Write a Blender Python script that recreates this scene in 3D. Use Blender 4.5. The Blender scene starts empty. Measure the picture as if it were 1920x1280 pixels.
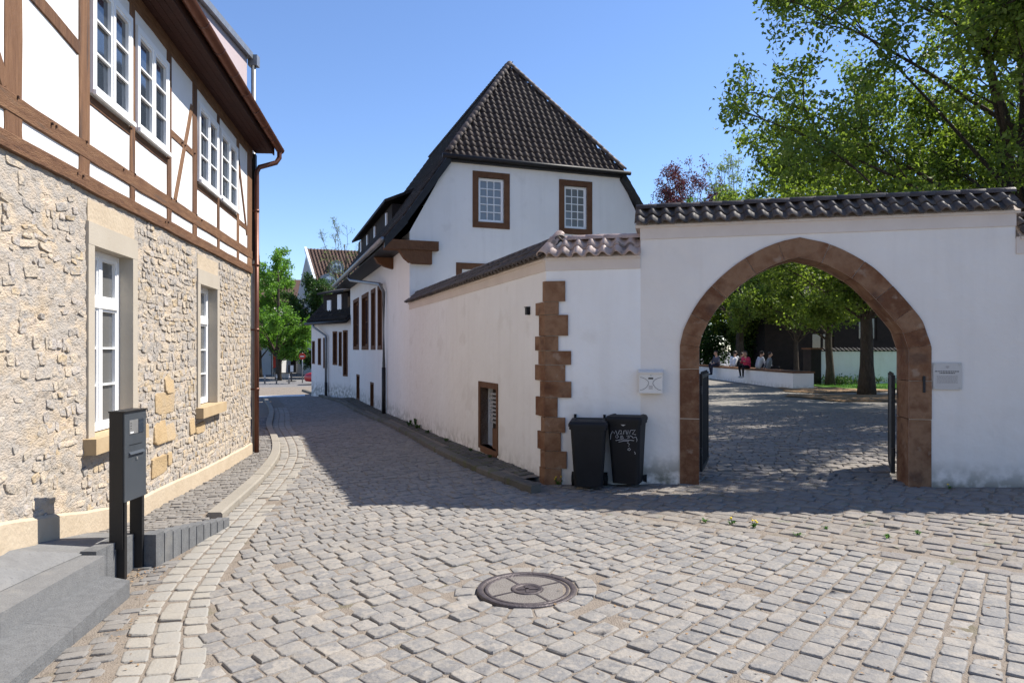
import bpy, bmesh, math, random
import numpy as np
from mathutils import Matrix, Vector

# ------------------------------------------------------------------ camera, sky, sun, exposure
SC = bpy.context.scene
COL = SC.collection
EYE, F, CX, HY = 1.65, 1280.0, 960.0, 656.0      # eye height (m), focal length / principal column / horizon row of the 1920 px photo
SUN = Vector((0.735, 0.235, 1.0))                 # horizontal run per metre of height, towards the sun
cam_d = bpy.data.cameras.new('camera'); cam = bpy.data.objects.new('camera', cam_d); COL.objects.link(cam)
cam.location = (0, 0, EYE); cam.rotation_euler = (math.radians(90), 0, 0)
cam_d.sensor_width = 36; cam_d.lens = 36 * F / 1920; cam_d.shift_y = (HY - 640) / 1920
cam_d.clip_start = 0.05; cam_d.clip_end = 3000
SC.camera = cam
world = bpy.data.worlds.new('World'); SC.world = world; world.use_nodes = True
wn = world.node_tree.nodes; wl = world.node_tree.links
sky = wn.new('ShaderNodeTexSky'); sky.sky_type = 'NISHITA'; sky.sun_disc = False
sky.sun_elevation = math.atan2(1.0, math.hypot(SUN.x, SUN.y)); sky.sun_rotation = math.atan2(SUN.x, SUN.y)
sky.air_density = 1.0; sky.dust_density = 0.0; sky.ozone_density = 5.0; sky.altitude = 100
tint = wn.new('ShaderNodeMix'); tint.data_type = 'RGBA'; tint.blend_type = 'MULTIPLY'; tint.inputs[0].default_value = 1.0; tint.inputs[7].default_value = (.96,.965,1.05,1)
wl.new(sky.outputs[0], tint.inputs[6]); wl.new(tint.outputs[2], wn['Background'].inputs[0]); wn['Background'].inputs[1].default_value = 0.113
sun_d = bpy.data.lights.new('sun', 'SUN'); sun_d.energy = 5.0; sun_d.angle = math.radians(0.53); sun_d.color = (1.0, 0.945, 0.86)
sun = bpy.data.objects.new('sun', sun_d); COL.objects.link(sun)
sun.rotation_euler = SUN.to_track_quat('Z', 'Y').to_euler(); sun.location = (30, 10, 40)
SC.view_settings.view_transform = 'Standard'; SC.view_settings.look = 'None'
SC.view_settings.exposure = 0.85; SC.view_settings.gamma = 1.0; SC.view_settings.use_curve_mapping = False
SC.cycles.max_bounces = 6; SC.cycles.caustics_reflective = False; SC.cycles.caustics_refractive = False

R = random.Random(7)
NR = np.random.default_rng(11)

# ------------------------------------------------------------------ helpers: objects
WM = {}
def link(o, parent=None, world_m=None):
    COL.objects.link(o)
    m = world_m if world_m is not None else Matrix.Identity(4)
    if parent is not None:
        o.parent = parent
        o.matrix_parent_inverse = WM[parent.name].inverted()
    o.matrix_basis = m
    WM[o.name] = m.copy()
    return o
def tag(o, label=None, cat=None, group=None, kind=None):
    if label: o['label'] = label
    if cat: o['category'] = cat
    if group: o['group'] = group
    if kind: o['kind'] = kind
    return o
def thing(name, loc, label, cat, group=None, kind=None):
    o = bpy.data.objects.new(name, None); o.empty_display_size = 0.2
    link(o, None, Matrix.Translation(Vector(loc)))
    return tag(o, label, cat, group, kind)

class MB:
    def __init__(self): self.v = []; self.f = []; self.mi = []
    def add(self, vs, fs, mi=0):
        b = len(self.v); self.v.extend([tuple(p) for p in vs])
        for q in fs: self.f.append([i + b for i in q]); self.mi.append(mi)
        return self
    def hexa(self, p, mi=0):      # 8 points: bottom 0-3, top 4-7 in the same turn
        return self.add(p, [(3,2,1,0),(4,5,6,7),(0,1,5,4),(1,2,6,5),(2,3,7,6),(3,0,4,7)], mi)
    def box(self, x0, x1, y0, y1, z0, z1, mi=0):
        return self.hexa([(x0,y0,z0),(x1,y0,z0),(x1,y1,z0),(x0,y1,z0),(x0,y0,z1),(x1,y0,z1),(x1,y1,z1),(x0,y1,z1)], mi)
    def prism(self, bottom, top, mi=0):
        n = len(bottom)
        fs = [tuple(range(n-1,-1,-1)), tuple(range(n, 2*n))] + [(i,(i+1)%n,n+(i+1)%n,n+i) for i in range(n)]
        return self.add(list(bottom)+list(top), fs, mi)
    def tube(self, pts, rad, n=8, mi=0, cap=True):
        pts = [Vector(p) for p in pts]
        if not hasattr(rad, '__len__'): rad = [rad]*len(pts)
        vs = []; 
        ref = Vector((0,0,1))
        d0 = (pts[-1]-pts[0])
        if d0.length > 0 and abs(d0.normalized().z) > 0.9: ref = Vector((1,0,0))
        for i, p in enumerate(pts):
            a = pts[max(i-1,0)]; b = pts[min(i+1,len(pts)-1)]
            d = (b-a)
            d = d.normalized() if d.length > 1e-9 else Vector((0,0,1))
            u = d.cross(ref)
            if u.length < 1e-4: u = d.cross(Vector((0,1,0)))
            u.normalize(); w = d.cross(u)
            for k in range(n):
                t = 2*math.pi*k/n
                vs.append(p + (u*math.cos(t) + w*math.sin(t))*rad[i])
        fs = []
        for i in range(len(pts)-1):
            for k in range(n):
                fs.append((i*n+k, i*n+(k+1)%n, (i+1)*n+(k+1)%n, (i+1)*n+k))
        if cap:
            fs.append(tuple(range(n-1,-1,-1))); fs.append(tuple((len(pts)-1)*n+k for k in range(n)))
        return self.add(vs, fs, mi)
    def lathe(self, prof, c, n=20, mi=0):   # prof: (r, z) pairs around vertical axis through c
        vs = []; fs = []
        for r, z in prof:
            for k in range(n):
                t = 2*math.pi*k/n; vs.append((c[0]+r*math.cos(t), c[1]+r*math.sin(t), c[2]+z))
        for i in range(len(prof)-1):
            for k in range(n): fs.append((i*n+k, i*n+(k+1)%n, (i+1)*n+(k+1)%n, (i+1)*n+k))
        fs.append(tuple(range(n-1,-1,-1))); fs.append(tuple((len(prof)-1)*n+k for k in range(n)))
        return self.add(vs, fs, mi)
    def ell(self, c, r, nu=10, nv=7, mi=0):
        vs = [(c[0],c[1],c[2]-r[2])]; fs = []
        for j in range(1, nv):
            ph = -math.pi/2 + math.pi*j/nv
            for k in range(nu):
                t = 2*math.pi*k/nu
                vs.append((c[0]+r[0]*math.cos(ph)*math.cos(t), c[1]+r[1]*math.cos(ph)*math.sin(t), c[2]+r[2]*math.sin(ph)))
        vs.append((c[0],c[1],c[2]+r[2])); top = len(vs)-1
        for k in range(nu):
            fs.append((0, 1+(k+1)%nu, 1+k)); fs.append((top, top-nu+k, top-nu+(k+1)%nu))
        for j in range(nv-2):
            for k in range(nu):
                a = 1+j*nu; fs.append((a+k, a+(k+1)%nu, a+nu+(k+1)%nu, a+nu+k))
        return self.add(vs, fs, mi)
    def mesh(self, name, mats, smooth=False):
        me = bpy.data.meshes.new(name); me.from_pydata(self.v, [], self.f)
        for m in (mats if isinstance(mats, (list, tuple)) else [mats]): me.materials.append(m)
        if any(self.mi): me.polygons.foreach_set('material_index', self.mi)
        if smooth: me.polygons.foreach_set('use_smooth', [True]*len(me.polygons))
        me.update(); return me
    def build(self, name, mats, parent=None, smooth=False, **kw):
        o = bpy.data.objects.new(name, self.mesh(name, mats, smooth)); link(o, parent)
        if kw: tag(o, **kw)
        return o

def np_mesh(name, V, Q, m, smooth=False):
    """mesh from numpy arrays, all faces with the same number of corners"""
    me = bpy.data.meshes.new(name); k = Q.shape[1]
    me.vertices.add(len(V)); me.vertices.foreach_set('co', V.astype(np.float32).ravel())
    me.loops.add(Q.size); me.loops.foreach_set('vertex_index', Q.astype(np.int32).ravel())
    me.polygons.add(len(Q)); me.polygons.foreach_set('loop_start', (np.arange(len(Q))*k).astype(np.int32))
    me.polygons.foreach_set('loop_total', np.full(len(Q), k, np.int32))
    me.update(calc_edges=True)
    if smooth is not False: me.polygons.foreach_set('use_smooth', np.ones(len(Q), bool) if smooth is True else np.asarray(smooth, bool))
    me.materials.append(m); return me

# ------------------------------------------------------------------ helpers: pixel of the photo -> place
def ratio(px): return (px - CX)/F
class Wall:
    """vertical plane through P along d; s = metres along d, off = metres outwards"""
    def __init__(self, P, d, sg=1):
        self.P = Vector((P[0], P[1])); self.d = Vector((d[0], d[1])).normalized()
        self.n = Vector((self.d.y, -self.d.x))*sg
    def s(self, px):
        r = ratio(px); return (r*self.P.y - self.P.x)/(self.d.x - r*self.d.y)
    def sz(self, px, py):
        s = self.s(px); Y = self.P.y + s*self.d.y
        return s, EYE + (HY-py)*Y/F
    def pt(self, s, z, off=0.0):
        q = self.P + self.d*s + self.n*off; return Vector((q.x, q.y, z))
    def at(self, px, py, off=0.0):
        s, z = self.sz(px, py); return self.pt(s, z, off)
    def box(self, mb, s0, s1, z0, z1, o0, o1, mi=0):
        p = self.pt
        return mb.hexa([p(s0,z0,o0),p(s1,z0,o0),p(s1,z0,o1),p(s0,z0,o1),p(s0,z1,o0),p(s1,z1,o0),p(s1,z1,o1),p(s0,z1,o1)], mi)
    def bar(self, mb, a, b, w, o0, o1, mi=0):
        """bar in the plane from a=(s,z) to b=(s,z), width w"""
        a = Vector(a); b = Vector(b); t = (b-a).normalized(); q = Vector((-t.y, t.x))*w/2
        c = [a-q, b-q, b+q, a+q]
        return mb.hexa([self.pt(k.x,k.y,o0) for k in c]+[self.pt(k.x,k.y,o1) for k in c], mi)

def clip_convex(poly, outline):
    """Sutherland-Hodgman: poly clipped by convex outline, both ccw lists of (s,z)"""
    out = poly
    for i in range(len(outline)):
        a = outline[i]; b = outline[(i+1) % len(outline)]; inp = out; out = []
        if not inp: return []
        side = lambda p: (b[0]-a[0])*(p[1]-a[1]) - (b[1]-a[1])*(p[0]-a[0])
        for j in range(len(inp)):
            p = inp[j]; q = inp[(j+1) % len(inp)]; sp = side(p); sq = side(q)
            if sp >= -1e-9: out.append(p)
            if (sp > 1e-9 and sq < -1e-9) or (sp < -1e-9 and sq > 1e-9):
                t = sp/(sp-sq); out.append((p[0]+(q[0]-p[0])*t, p[1]+(q[1]-p[1])*t))
    return out
def wall_face(mb, W, outline, holes=(), depth=0.25, off=0.0, mi=0, mi_rev=None):
    """flat wall with rectangular openings (s0,s1,z0,z1) and their reveals"""
    ss = sorted({p[0] for p in outline} | {h[0] for h in holes} | {h[1] for h in holes})
    zs = sorted({p[1] for p in outline} | {h[2] for h in holes} | {h[3] for h in holes})
    for i in range(len(ss)-1):
        for j in range(len(zs)-1):
            sm = (ss[i]+ss[i+1])/2; zm = (zs[j]+zs[j+1])/2
            if any(h[0] < sm < h[1] and h[2] < zm < h[3] for h in holes): continue
            c = clip_convex([(ss[i],zs[j]),(ss[i+1],zs[j]),(ss[i+1],zs[j+1]),(ss[i],zs[j+1])], outline)
            if len(c) >= 3: mb.add([W.pt(s,z,off) for s,z in c], [tuple(range(len(c)))], mi)
    mr = mi if mi_rev is None else mi_rev
    for (a,b,c,d) in holes:
        for (p,q) in (((a,c),(b,c)),((b,c),(b,d)),((b,d),(a,d)),((a,d),(a,c))):
            mb.add([W.pt(*p,off),W.pt(*q,off),W.pt(*q,off-depth),W.pt(*p,off-depth)], [(0,1,2,3)], mr)

# terrain: thin-plate spline through levels read off walls and kerbs
CTRL = np.array([
 (0.1,4.73,0),(0.42,8.38,0),(2.0,8.1,.08),(4.6,7.5,.165),(5.5,7.3,.21),(9,6.4,.36),(14,5,.5),(0,0,-.02),(0,2,0),(2.4,3.2,.07),(4,4,.12),(6.5,3,.22),
 (-2,3.4,-.06),(-2.6,4.8,-.12),(-3.0,6,-.14),(-2.95,7.1,-.15),(-3.8,10,-.24),(-4.8,12.5,-.31),(-1,7.5,-.04),(-1.2,10,-.08),(-2.54,16.9,-.17),
 (-3.6,19.6,-.23),(-6.9,19,-.36),(-6.1,26.3,-.3),(-9.6,25,-.42),(-10.2,35.5,-.46),(-14,35,-.52),(-19,52,-.56),(-10,58,-.5),(-28,50,-.56),(-30,75,-.56),
 (2.9,8.9,.12),(3.5,12,.1),(6,16,.1),(12,24,.1),(14,30,.1),(10,38,.1),(22,25,.12),(16,45,.1),(5,60,.0),(1,25,-.05),(35,60,.1),(30,5,.5),
 (0,-8,0),(10,-6,.3),(-8,-5,-.1),(-8,5,-.15),(-25,15,-.4)], float)
def _U(r2): return np.where(r2 > 1e-12, 0.5*r2*np.log(np.maximum(r2,1e-12)), 0.0)
_n = len(CTRL); _K = _U(((CTRL[:,None,:2]-CTRL[None,:,:2])**2).sum(-1)) + np.eye(_n)*0.4
_P = np.hstack([np.ones((_n,1)), CTRL[:,:2]])
_A = np.block([[_K,_P],[_P.T,np.zeros((3,3))]])
_w = np.linalg.solve(_A, np.concatenate([CTRL[:,2], np.zeros(3)]))
def hts(xy):
    xy = np.atleast_2d(np.asarray(xy, float)); c = np.clip(xy, [-32,-10], [36,76])
    return _U(((c[:,None,:]-CTRL[None,:,:2])**2).sum(-1)) @ _w[:_n] + _w[_n] + c @ _w[_n+1:]
def h(x, y): return float(hts([(x,y)])[0])
def G(px, py, dz=0.0):
    """point of the terrain seen at a pixel"""
    kx = ratio(px); kz = (HY-py)/F
    Y = -EYE/kz if kz < 0 else 50
    for _ in range(40): Y = 0.5*Y + 0.5*(h(kx*Y, Y)+dz-EYE)/kz
    return Vector((kx*Y, Y, h(kx*Y,Y)+dz))

# ------------------------------------------------------------------ materials
def node(nt, t, **kw):
    n = nt.nodes.new(t)
    for k, v in kw.items(): setattr(n, k, v)
    return n
def mat(name, cols, rough=0.8, scale=3.0, bump=0.2, bscale=40.0, piece=0.0, spec=0.3, dist=0.02, detail=6, stretch=None, metal=0.0,
        spots=None, coat=0.0, rvar=0.0, streak=None):
    """cols: colour ramp over noise; piece: share of a random value per piece (island / object) in the ramp; spots: (colour, scale, threshold, amount)"""
    m = bpy.data.materials.new(name); m.use_nodes = True; nt = m.node_tree; L = nt.links.new
    bs = nt.nodes['Principled BSDF']; geo = node(nt,'ShaderNodeNewGeometry')
    vec = geo.outputs['Position']
    if stretch:
        mp = node(nt,'ShaderNodeMapping'); mp.inputs['Scale'].default_value = stretch; L(vec, mp.inputs['Vector']); vec = mp.outputs[0]
    n1 = node(nt,'ShaderNodeTexNoise'); n1.inputs['Scale'].default_value = scale; n1.inputs['Detail'].default_value = detail; n1.inputs['Roughness'].default_value = 0.62
    L(vec, n1.inputs['Vector'])
    st = node(nt,'ShaderNodeMapRange'); st.inputs['From Min'].default_value = 0.28; st.inputs['From Max'].default_value = 0.72; L(n1.outputs['Fac'], st.inputs['Value'])
    fac = st.outputs[0]
    if piece > 0:
        oi = node(nt,'ShaderNodeObjectInfo'); ad = node(nt,'ShaderNodeMath',operation='ADD'); L(geo.outputs['Random Per Island'], ad.inputs[0]); L(oi.outputs['Random'], ad.inputs[1])
        fr = node(nt,'ShaderNodeMath',operation='FRACT'); L(ad.outputs[0], fr.inputs[0])
        mx = node(nt,'ShaderNodeMix'); mx.inputs[0].default_value = piece; L(fac, mx.inputs[2]); L(fr.outputs[0], mx.inputs[3]); fac = mx.outputs[0]
    cr = node(nt,'ShaderNodeValToRGB'); el = cr.color_ramp.elements
    for i, c in enumerate(cols):
        p = i/(len(cols)-1) if len(cols) > 1 else 0
        e = el[i] if i < 2 else el.new(p)
        e.position = p; e.color = (*c, 1)
    if len(cols) == 1: el[1].color = (*cols[0],1)
    L(fac, cr.inputs[0]); colour = cr.outputs[0]
    if spots:
        for sp in spots:
            n3 = node(nt,'ShaderNodeTexNoise'); n3.inputs['Scale'].default_value = sp[1]; n3.inputs['Detail'].default_value = 5; L(vec, n3.inputs['Vector'])
            mr = node(nt,'ShaderNodeMapRange'); mr.inputs['From Min'].default_value = sp[2]; mr.inputs['From Max'].default_value = sp[2]+(0.22 if len(sp) > 4 else 0.08); mr.inputs['To Max'].default_value = sp[3]
            L(n3.outputs['Fac'], mr.inputs['Value'])
            if len(sp) > 4:      # limited to a height range: fades out from z=sp[4] to sp[5]
                sx = node(nt,'ShaderNodeSeparateXYZ'); L(geo.outputs['Position'], sx.inputs[0])
                hz = node(nt,'ShaderNodeMapRange'); hz.inputs['From Min'].default_value = sp[4]; hz.inputs['From Max'].default_value = sp[5]; hz.inputs['To Min'].default_value = 1; hz.inputs['To Max'].default_value = 0
                L(sx.outputs['Z'], hz.inputs['Value'])
                mu = node(nt,'ShaderNodeMath',operation='MULTIPLY'); L(mr.outputs[0], mu.inputs[0]); L(hz.outputs[0], mu.inputs[1]); f = mu.outputs[0]
            else: f = mr.outputs[0]
            mc = node(nt,'ShaderNodeMix',data_type='RGBA'); L(f, mc.inputs[0]); L(colour, mc.inputs[6]); mc.inputs[7].default_value = (*sp[0],1); colour = mc.outputs[2]
    if streak:               # faint run-off streaks down the wall: (colour, amount)
        m2 = node(nt,'ShaderNodeMapping'); m2.inputs['Scale'].default_value = (7,7,.45); L(geo.outputs['Position'], m2.inputs['Vector'])
        n4 = node(nt,'ShaderNodeTexNoise'); n4.inputs['Scale'].default_value = 1.0; n4.inputs['Detail'].default_value = 6; L(m2.outputs[0], n4.inputs['Vector'])
        r4 = node(nt,'ShaderNodeMapRange'); r4.inputs['From Min'].default_value = .50; r4.inputs['From Max'].default_value = .75; r4.inputs['To Max'].default_value = streak[1]; L(n4.outputs['Fac'], r4.inputs['Value'])
        c4 = node(nt,'ShaderNodeMix',data_type='RGBA'); L(r4.outputs[0], c4.inputs[0]); L(colour, c4.inputs[6]); c4.inputs[7].default_value = (*streak[0],1); colour = c4.outputs[2]
    L(colour, bs.inputs['Base Color'])
    bs.inputs['Roughness'].default_value = rough; bs.inputs['Specular IOR Level'].default_value = spec; bs.inputs['Metallic'].default_value = metal
    bs.inputs['Coat Weight'].default_value = coat
    if rvar:
        rr = node(nt,'ShaderNodeMapRange'); rr.inputs['To Min'].default_value = rough-rvar; rr.inputs['To Max'].default_value = rough+rvar; L(n1.outputs['Fac'], rr.inputs['Value']); L(rr.outputs[0], bs.inputs['Roughness'])
    if bump > 0:
        n2 = node(nt,'ShaderNodeTexNoise'); n2.inputs['Scale'].default_value = bscale; n2.inputs['Detail'].default_value = 5; L(vec, n2.inputs['Vector'])
        b = node(nt,'ShaderNodeBump'); b.inputs['Strength'].default_value = bump; b.inputs['Distance'].default_value = dist
        L(n2.outputs['Fac'], b.inputs['Height']); L(b.outputs[0], bs.inputs['Normal'])
    return m
def leaf_mat(name, cols, trans=0.45):
    m = bpy.data.materials.new(name); m.use_nodes = True; nt = m.node_tree; L = nt.links.new
    bs = nt.nodes['Principled BSDF']; out = nt.nodes['Material Output']; geo = node(nt,'ShaderNodeNewGeometry')
    cr = node(nt,'ShaderNodeValToRGB'); el = cr.color_ramp.elements
    for i, c in enumerate(cols):
        p = i/(len(cols)-1); e = el[i] if i < 2 else el.new(p); e.position = p; e.color = (*c,1)
    L(geo.outputs['Random Per Island'], cr.inputs[0]); L(cr.outputs[0], bs.inputs['Base Color'])
    bs.inputs['Roughness'].default_value = 0.5; bs.inputs['Specular IOR Level'].default_value = 0.35
    tr = node(nt,'ShaderNodeBsdfTranslucent'); hs = node(nt,'ShaderNodeHueSaturation'); hs.inputs['Saturation'].default_value = 1.1; hs.inputs['Value'].default_value = 1.35
    L(cr.outputs[0], hs.inputs['Color']); L(hs.outputs[0], tr.inputs[0])
    mx = node(nt,'ShaderNodeMixShader'); mx.inputs[0].default_value = trans; L(bs.outputs[0], mx.inputs[1]); L(tr.outputs[0], mx.inputs[2]); L(mx.outputs[0], out.inputs['Surface'])
    return m
def glass(name, col=(.035,.045,.06), rough=0.04):  # default base is bluish: sky reflection painted into the panes
    m = bpy.data.materials.new(name); m.use_nodes = True; bs = m.node_tree.nodes['Principled BSDF']; nt = m.node_tree
    bs.inputs['Base Color'].default_value = (*col,1); bs.inputs['Roughness'].default_value = rough; bs.inputs['Specular IOR Level'].default_value = 1.0
    n = node(nt,'ShaderNodeTexNoise'); n.inputs['Scale'].default_value = 2.5; g = node(nt,'ShaderNodeNewGeometry'); nt.links.new(g.outputs['Position'], n.inputs['Vector'])
    b = node(nt,'ShaderNodeBump'); b.inputs['Strength'].default_value = 0.05; b.inputs['Distance'].default_value = 0.02; nt.links.new(n.outputs['Fac'], b.inputs['Height']); nt.links.new(b.outputs[0], bs.inputs['Normal'])
    return m

M = {}
M['plaster'] = mat('white_plaster', [(.78,.755,.72),(.82,.80,.77)], .9, 1.3, .5, 6, dist=.03, streak=((.55,.53,.49),.14), spec=.2, detail=8,
                   spots=[((.56,.53,.49), 2.2, .62, .22), ((.20,.20,.155), 7, .38, .7, -.08, .30)])
M['plaster_warm'] = mat('warm_white_plaster', [(.74,.715,.685),(.80,.78,.755)], .9, 1.1, .5, 6, dist=.03, streak=((.54,.50,.45),.16), spec=.2, detail=8,
                   spots=[((.56,.51,.46), 1.8, .60, .25), ((.26,.235,.19), 7, .40, .7, -.12, .30)])
M['plaster_gate'] = mat('gate_plaster', [(.68,.625,.57),(.74,.69,.635)], .9, 1.2, .5, 6, dist=.03, streak=((.50,.46,.42),.15), spec=.2, detail=8,
                   spots=[((.58,.55,.51), 1.6, .60, .22), ((.11,.11,.075), 7, .34, .85, .14, .46)])
M['infill'] = mat('white_limewash', [(.70,.69,.68),(.75,.745,.74)], .9, 2, .2, 20, dist=.008, spec=.2)
M['cap_band'] = mat('cream_rendered_band', [(.58,.50,.44),(.65,.57,.505)], .9, 2, .25, 25, dist=.01, spec=.2)
M['sandstone'] = mat('brown_sandstone', [(.075,.032,.017),(.15,.068,.034),(.235,.135,.078),(.12,.052,.026),(.19,.10,.055)], .85, 4.5, .7, 26, piece=.5, dist=.015, spec=.2, spots=[((.30,.22,.16),6,.62,.6),((.07,.04,.03),3.5,.6,.55)])
M['house_stone'] = mat('house_sandstone', [(.10,.048,.026),(.17,.085,.045)], .85, 6, .35, 30, piece=.3, spec=.2)
M['timber'] = mat('weathered_oak', [(.04,.023,.016),(.13,.064,.034),(.19,.10,.053),(.27,.155,.083)], .75, 5, .6, 30, piece=.5, stretch=(5,5,.35), spec=.25, spots=[((.06,.045,.04),2.2,.60,.7)])
M['timber_h'] = mat('weathered_oak_beam', [(.045,.025,.017),(.12,.058,.03),(.175,.092,.048),(.24,.135,.07)], .75, 5, .6, 30, piece=.3, stretch=(5,.35,6), spec=.25, spots=[((.07,.05,.04),2.5,.6,.6)])
M['peg'] = mat('oak_peg', [(.06,.03,.02)], .8, 5, 0)
M['soffit'] = mat('dark_brown_boards', [(.03,.010,.006),(.055,.019,.011)], .7, 4, .3, 40, piece=.5, spec=.25)
M['copper'] = mat('brown_gutter_metal', [(.10,.036,.021),(.145,.056,.033)], .42, 5, .05, 30, spec=.5, metal=.4)
M['zinc'] = mat('grey_zinc', [(.20,.21,.22),(.30,.31,.32)], .45, 6, .05, 30, metal=.6)
M['iron_black'] = mat('black_cast_iron', [(.012,.012,.013),(.02,.02,.022)], .55, 8, .1, 40)
M['rubble'] = mat('rubble_stone', [(.18,.165,.145),(.42,.36,.285),(.29,.27,.25),(.48,.40,.30),(.36,.33,.305),(.43,.335,.215),(.24,.215,.185)], .92, 9, 1.0, 34, piece=.7, dist=.02, spec=.15, detail=8, spots=[((.20,.16,.13),16,.66,.55)])  # dark spots paint the shade of small cavities onto the stones
M['mortar'] = mat('lime_mortar', [(.27,.245,.215),(.43,.365,.295),(.34,.31,.275),(.49,.40,.30),(.40,.345,.30)], .95, 2.6, .8, 38, stretch=(1,1,1.8), dist=.018, spec=.1, detail=9, spots=[((.15,.125,.10),12,.60,.65),((.50,.37,.22),1.4,.58,.35)])  # first spots: darkness of crevices painted into the mortar colour
M['render_plinth'] = mat('cream_plinth', [(.40,.325,.235),(.47,.39,.29)], .9, 4, .4, 25, spec=.15)
M['dressed'] = mat('dressed_beige_stone', [(.37,.325,.262),(.41,.365,.30)], .85, 3, .12, 60, spec=.2)
M['sill'] = mat('yellow_sandstone_sill', [(.38,.28,.165),(.43,.33,.205)], .85, 5, .15, 50, spec=.2)
M['white_wood'] = mat('white_painted_wood', [(.80,.80,.79),(.84,.84,.83)], .45, 4, .03, 40, spec=.4)
M['glass'] = glass('window_glass'); M['glass_curtain'] = glass('window_glass_with_curtain', (.11,.11,.107), .06); M['glass_far'] = glass('old_pane', (.15,.155,.155), .15)
M['tile'] = mat('dark_clay_pantile', [(.011,.009,.0085),(.020,.017,.015),(.032,.026,.022)], .75, 9, .25, 50, piece=.55, spec=.25, rvar=.1, spots=[((.12,.11,.09),9,.62,.6)])
M['tile_sunlit'] = mat('sunlit_clay_pantile', [(.30,.215,.18),(.42,.315,.27),(.50,.39,.335)], .5, 9, .25, 50, piece=.5, spec=.5, rvar=.1, spots=[((.05,.045,.04),7,.58,.6)])  # sunlight painted into the pale pinkish colour of the low coping
M['tile_hip'] = mat('brown_clay_pantile', [(.030,.022,.019),(.055,.040,.035),(.08,.06,.05)], .66, 9, .25, 50, piece=.6, spec=.2, rvar=.1)
M['tile_cope'] = mat('grey_brown_coping_tile', [(.032,.025,.022),(.07,.055,.047),(.115,.09,.076)], .58, 9, .25, 50, piece=.6, spec=.4, rvar=.1, spots=[((.03,.028,.026),6,.58,.6)])
M['cobble'] = mat('grey_basalt_sett', [(.15,.14,.13),(.245,.225,.198),(.20,.19,.178),(.275,.25,.218),(.165,.161,.158),(.235,.217,.193),(.14,.137,.137),(.245,.22,.19)], .8, 12, .55, 45, piece=.58, dist=.012, spec=.35, detail=8, spots=[((.30,.26,.21),3,.60,.45),((.10,.097,.095),16,.64,.5),((.17,.16,.15),.9,.56,.4)])
M['cobble_dark'] = mat('old_forecourt_sett', [(.13,.117,.106),(.225,.20,.171),(.18,.165,.154),(.255,.224,.188)], .82, 12, .6, 45, piece=.65, dist=.015, spec=.3, detail=8, spots=[((.10,.12,.05),6,.62,.5)])
M['border'] = mat('pale_border_sett', [(.215,.20,.175),(.285,.262,.225),(.25,.238,.215),(.295,.268,.228)], .8, 12, .45, 45, piece=.65, dist=.01, spec=.3, detail=8, spots=[((.26,.24,.22),9,.64,.5)])
M['small_sett'] = mat('small_pavement_sett', [(.135,.125,.115),(.205,.19,.172),(.172,.164,.156)], .8, 14, .5, 45, piece=.7, dist=.01, spec=.3)
M['sand'] = mat('sandy_joint', [(.155,.13,.106),(.23,.195,.16),(.19,.163,.135)], .95, 9, .8, 90, dist=.015, spec=.1, detail=9, spots=[((.10,.10,.05),2.5,.62,.55),((.16,.075,.04),7,.70,.5)])
M['court'] = mat('courtyard_gravelly_setts', [(.13,.118,.104),(.205,.19,.166),(.168,.155,.138)], .9, 7, .9, 7, dist=.04, spec=.2)
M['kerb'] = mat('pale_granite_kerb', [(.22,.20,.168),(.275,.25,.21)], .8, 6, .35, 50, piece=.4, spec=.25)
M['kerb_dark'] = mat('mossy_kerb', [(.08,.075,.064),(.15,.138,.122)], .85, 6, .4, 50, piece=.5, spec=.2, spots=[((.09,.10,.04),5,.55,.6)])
M['granite'] = mat('grey_granite', [(.095,.097,.10),(.165,.168,.17)], .75, 14, .3, 90, piece=.3, spec=.3, spots=[((.07,.07,.073),70,.58,.5),((.22,.21,.19),3,.62,.35)])
M['granite_smooth'] = mat('grey_granite_slab', [(.13,.13,.131),(.185,.185,.183)], .7, 10, .2, 90, piece=.3, spec=.3, spots=[((.10,.10,.103),60,.58,.5),((.22,.21,.195),2.5,.6,.4)])
M['anthracite'] = mat('anthracite_coated_steel', [(.045,.052,.060),(.052,.060,.069)], .42, 5, .03, 120, spec=.5)
M['black_steel'] = mat('black_coated_steel', [(.010,.010,.011),(.014,.014,.015)], .45, 5, .02, 120, spec=.4)
M['steel'] = mat('brushed_steel', [(.35,.35,.34),(.45,.45,.44)], .4, 8, .03, 60, metal=.7)
M['black_plastic'] = mat('black_bin_plastic', [(.008,.008,.009),(.013,.013,.015)], .6, 4, .08, 50, spec=.25)
M['rubber'] = mat('rubber', [(.01,.01,.01)], .8, 4, 0)
M['white_ink'] = mat('white_marker', [(.55,.55,.56)], .7, 4, 0)
M['blue_trim'] = mat('blue_rim', [(.06,.06,.25)], .5, 4, 0)
M['box_paint'] = mat('white_lacquer', [(.62,.59,.55),(.68,.65,.61)], .4, 3, .02, 40, spec=.45)
M['ink'] = mat('dark_print', [(.04,.04,.04)], .7, 4, 0)
M['ink_soft'] = mat('soft_print', [(.28,.26,.25)], .7, 4, 0)
M['plaque'] = mat('clear_plaque', [(.42,.39,.37),(.46,.435,.41)], .3, 3, 0, spec=.5)
M['manhole'] = mat('worn_cast_iron', [(.06,.05,.051),(.10,.083,.083)], .5, 14, .35, 70, metal=.4, spec=.4)
M['concrete'] = mat('manhole_concrete', [(.15,.135,.122),(.20,.183,.167)], .9, 8, .6, 90, spec=.2)
M['bark'] = mat('dark_bark', [(.045,.036,.028),(.10,.08,.06)], .95, 6, 1.0, 14, stretch=(3,3,.7), dist=.05, spec=.1)
M['grass'] = leaf_mat('grass_blades', [(.05,.12,.02),(.10,.22,.04)], .4)
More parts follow.
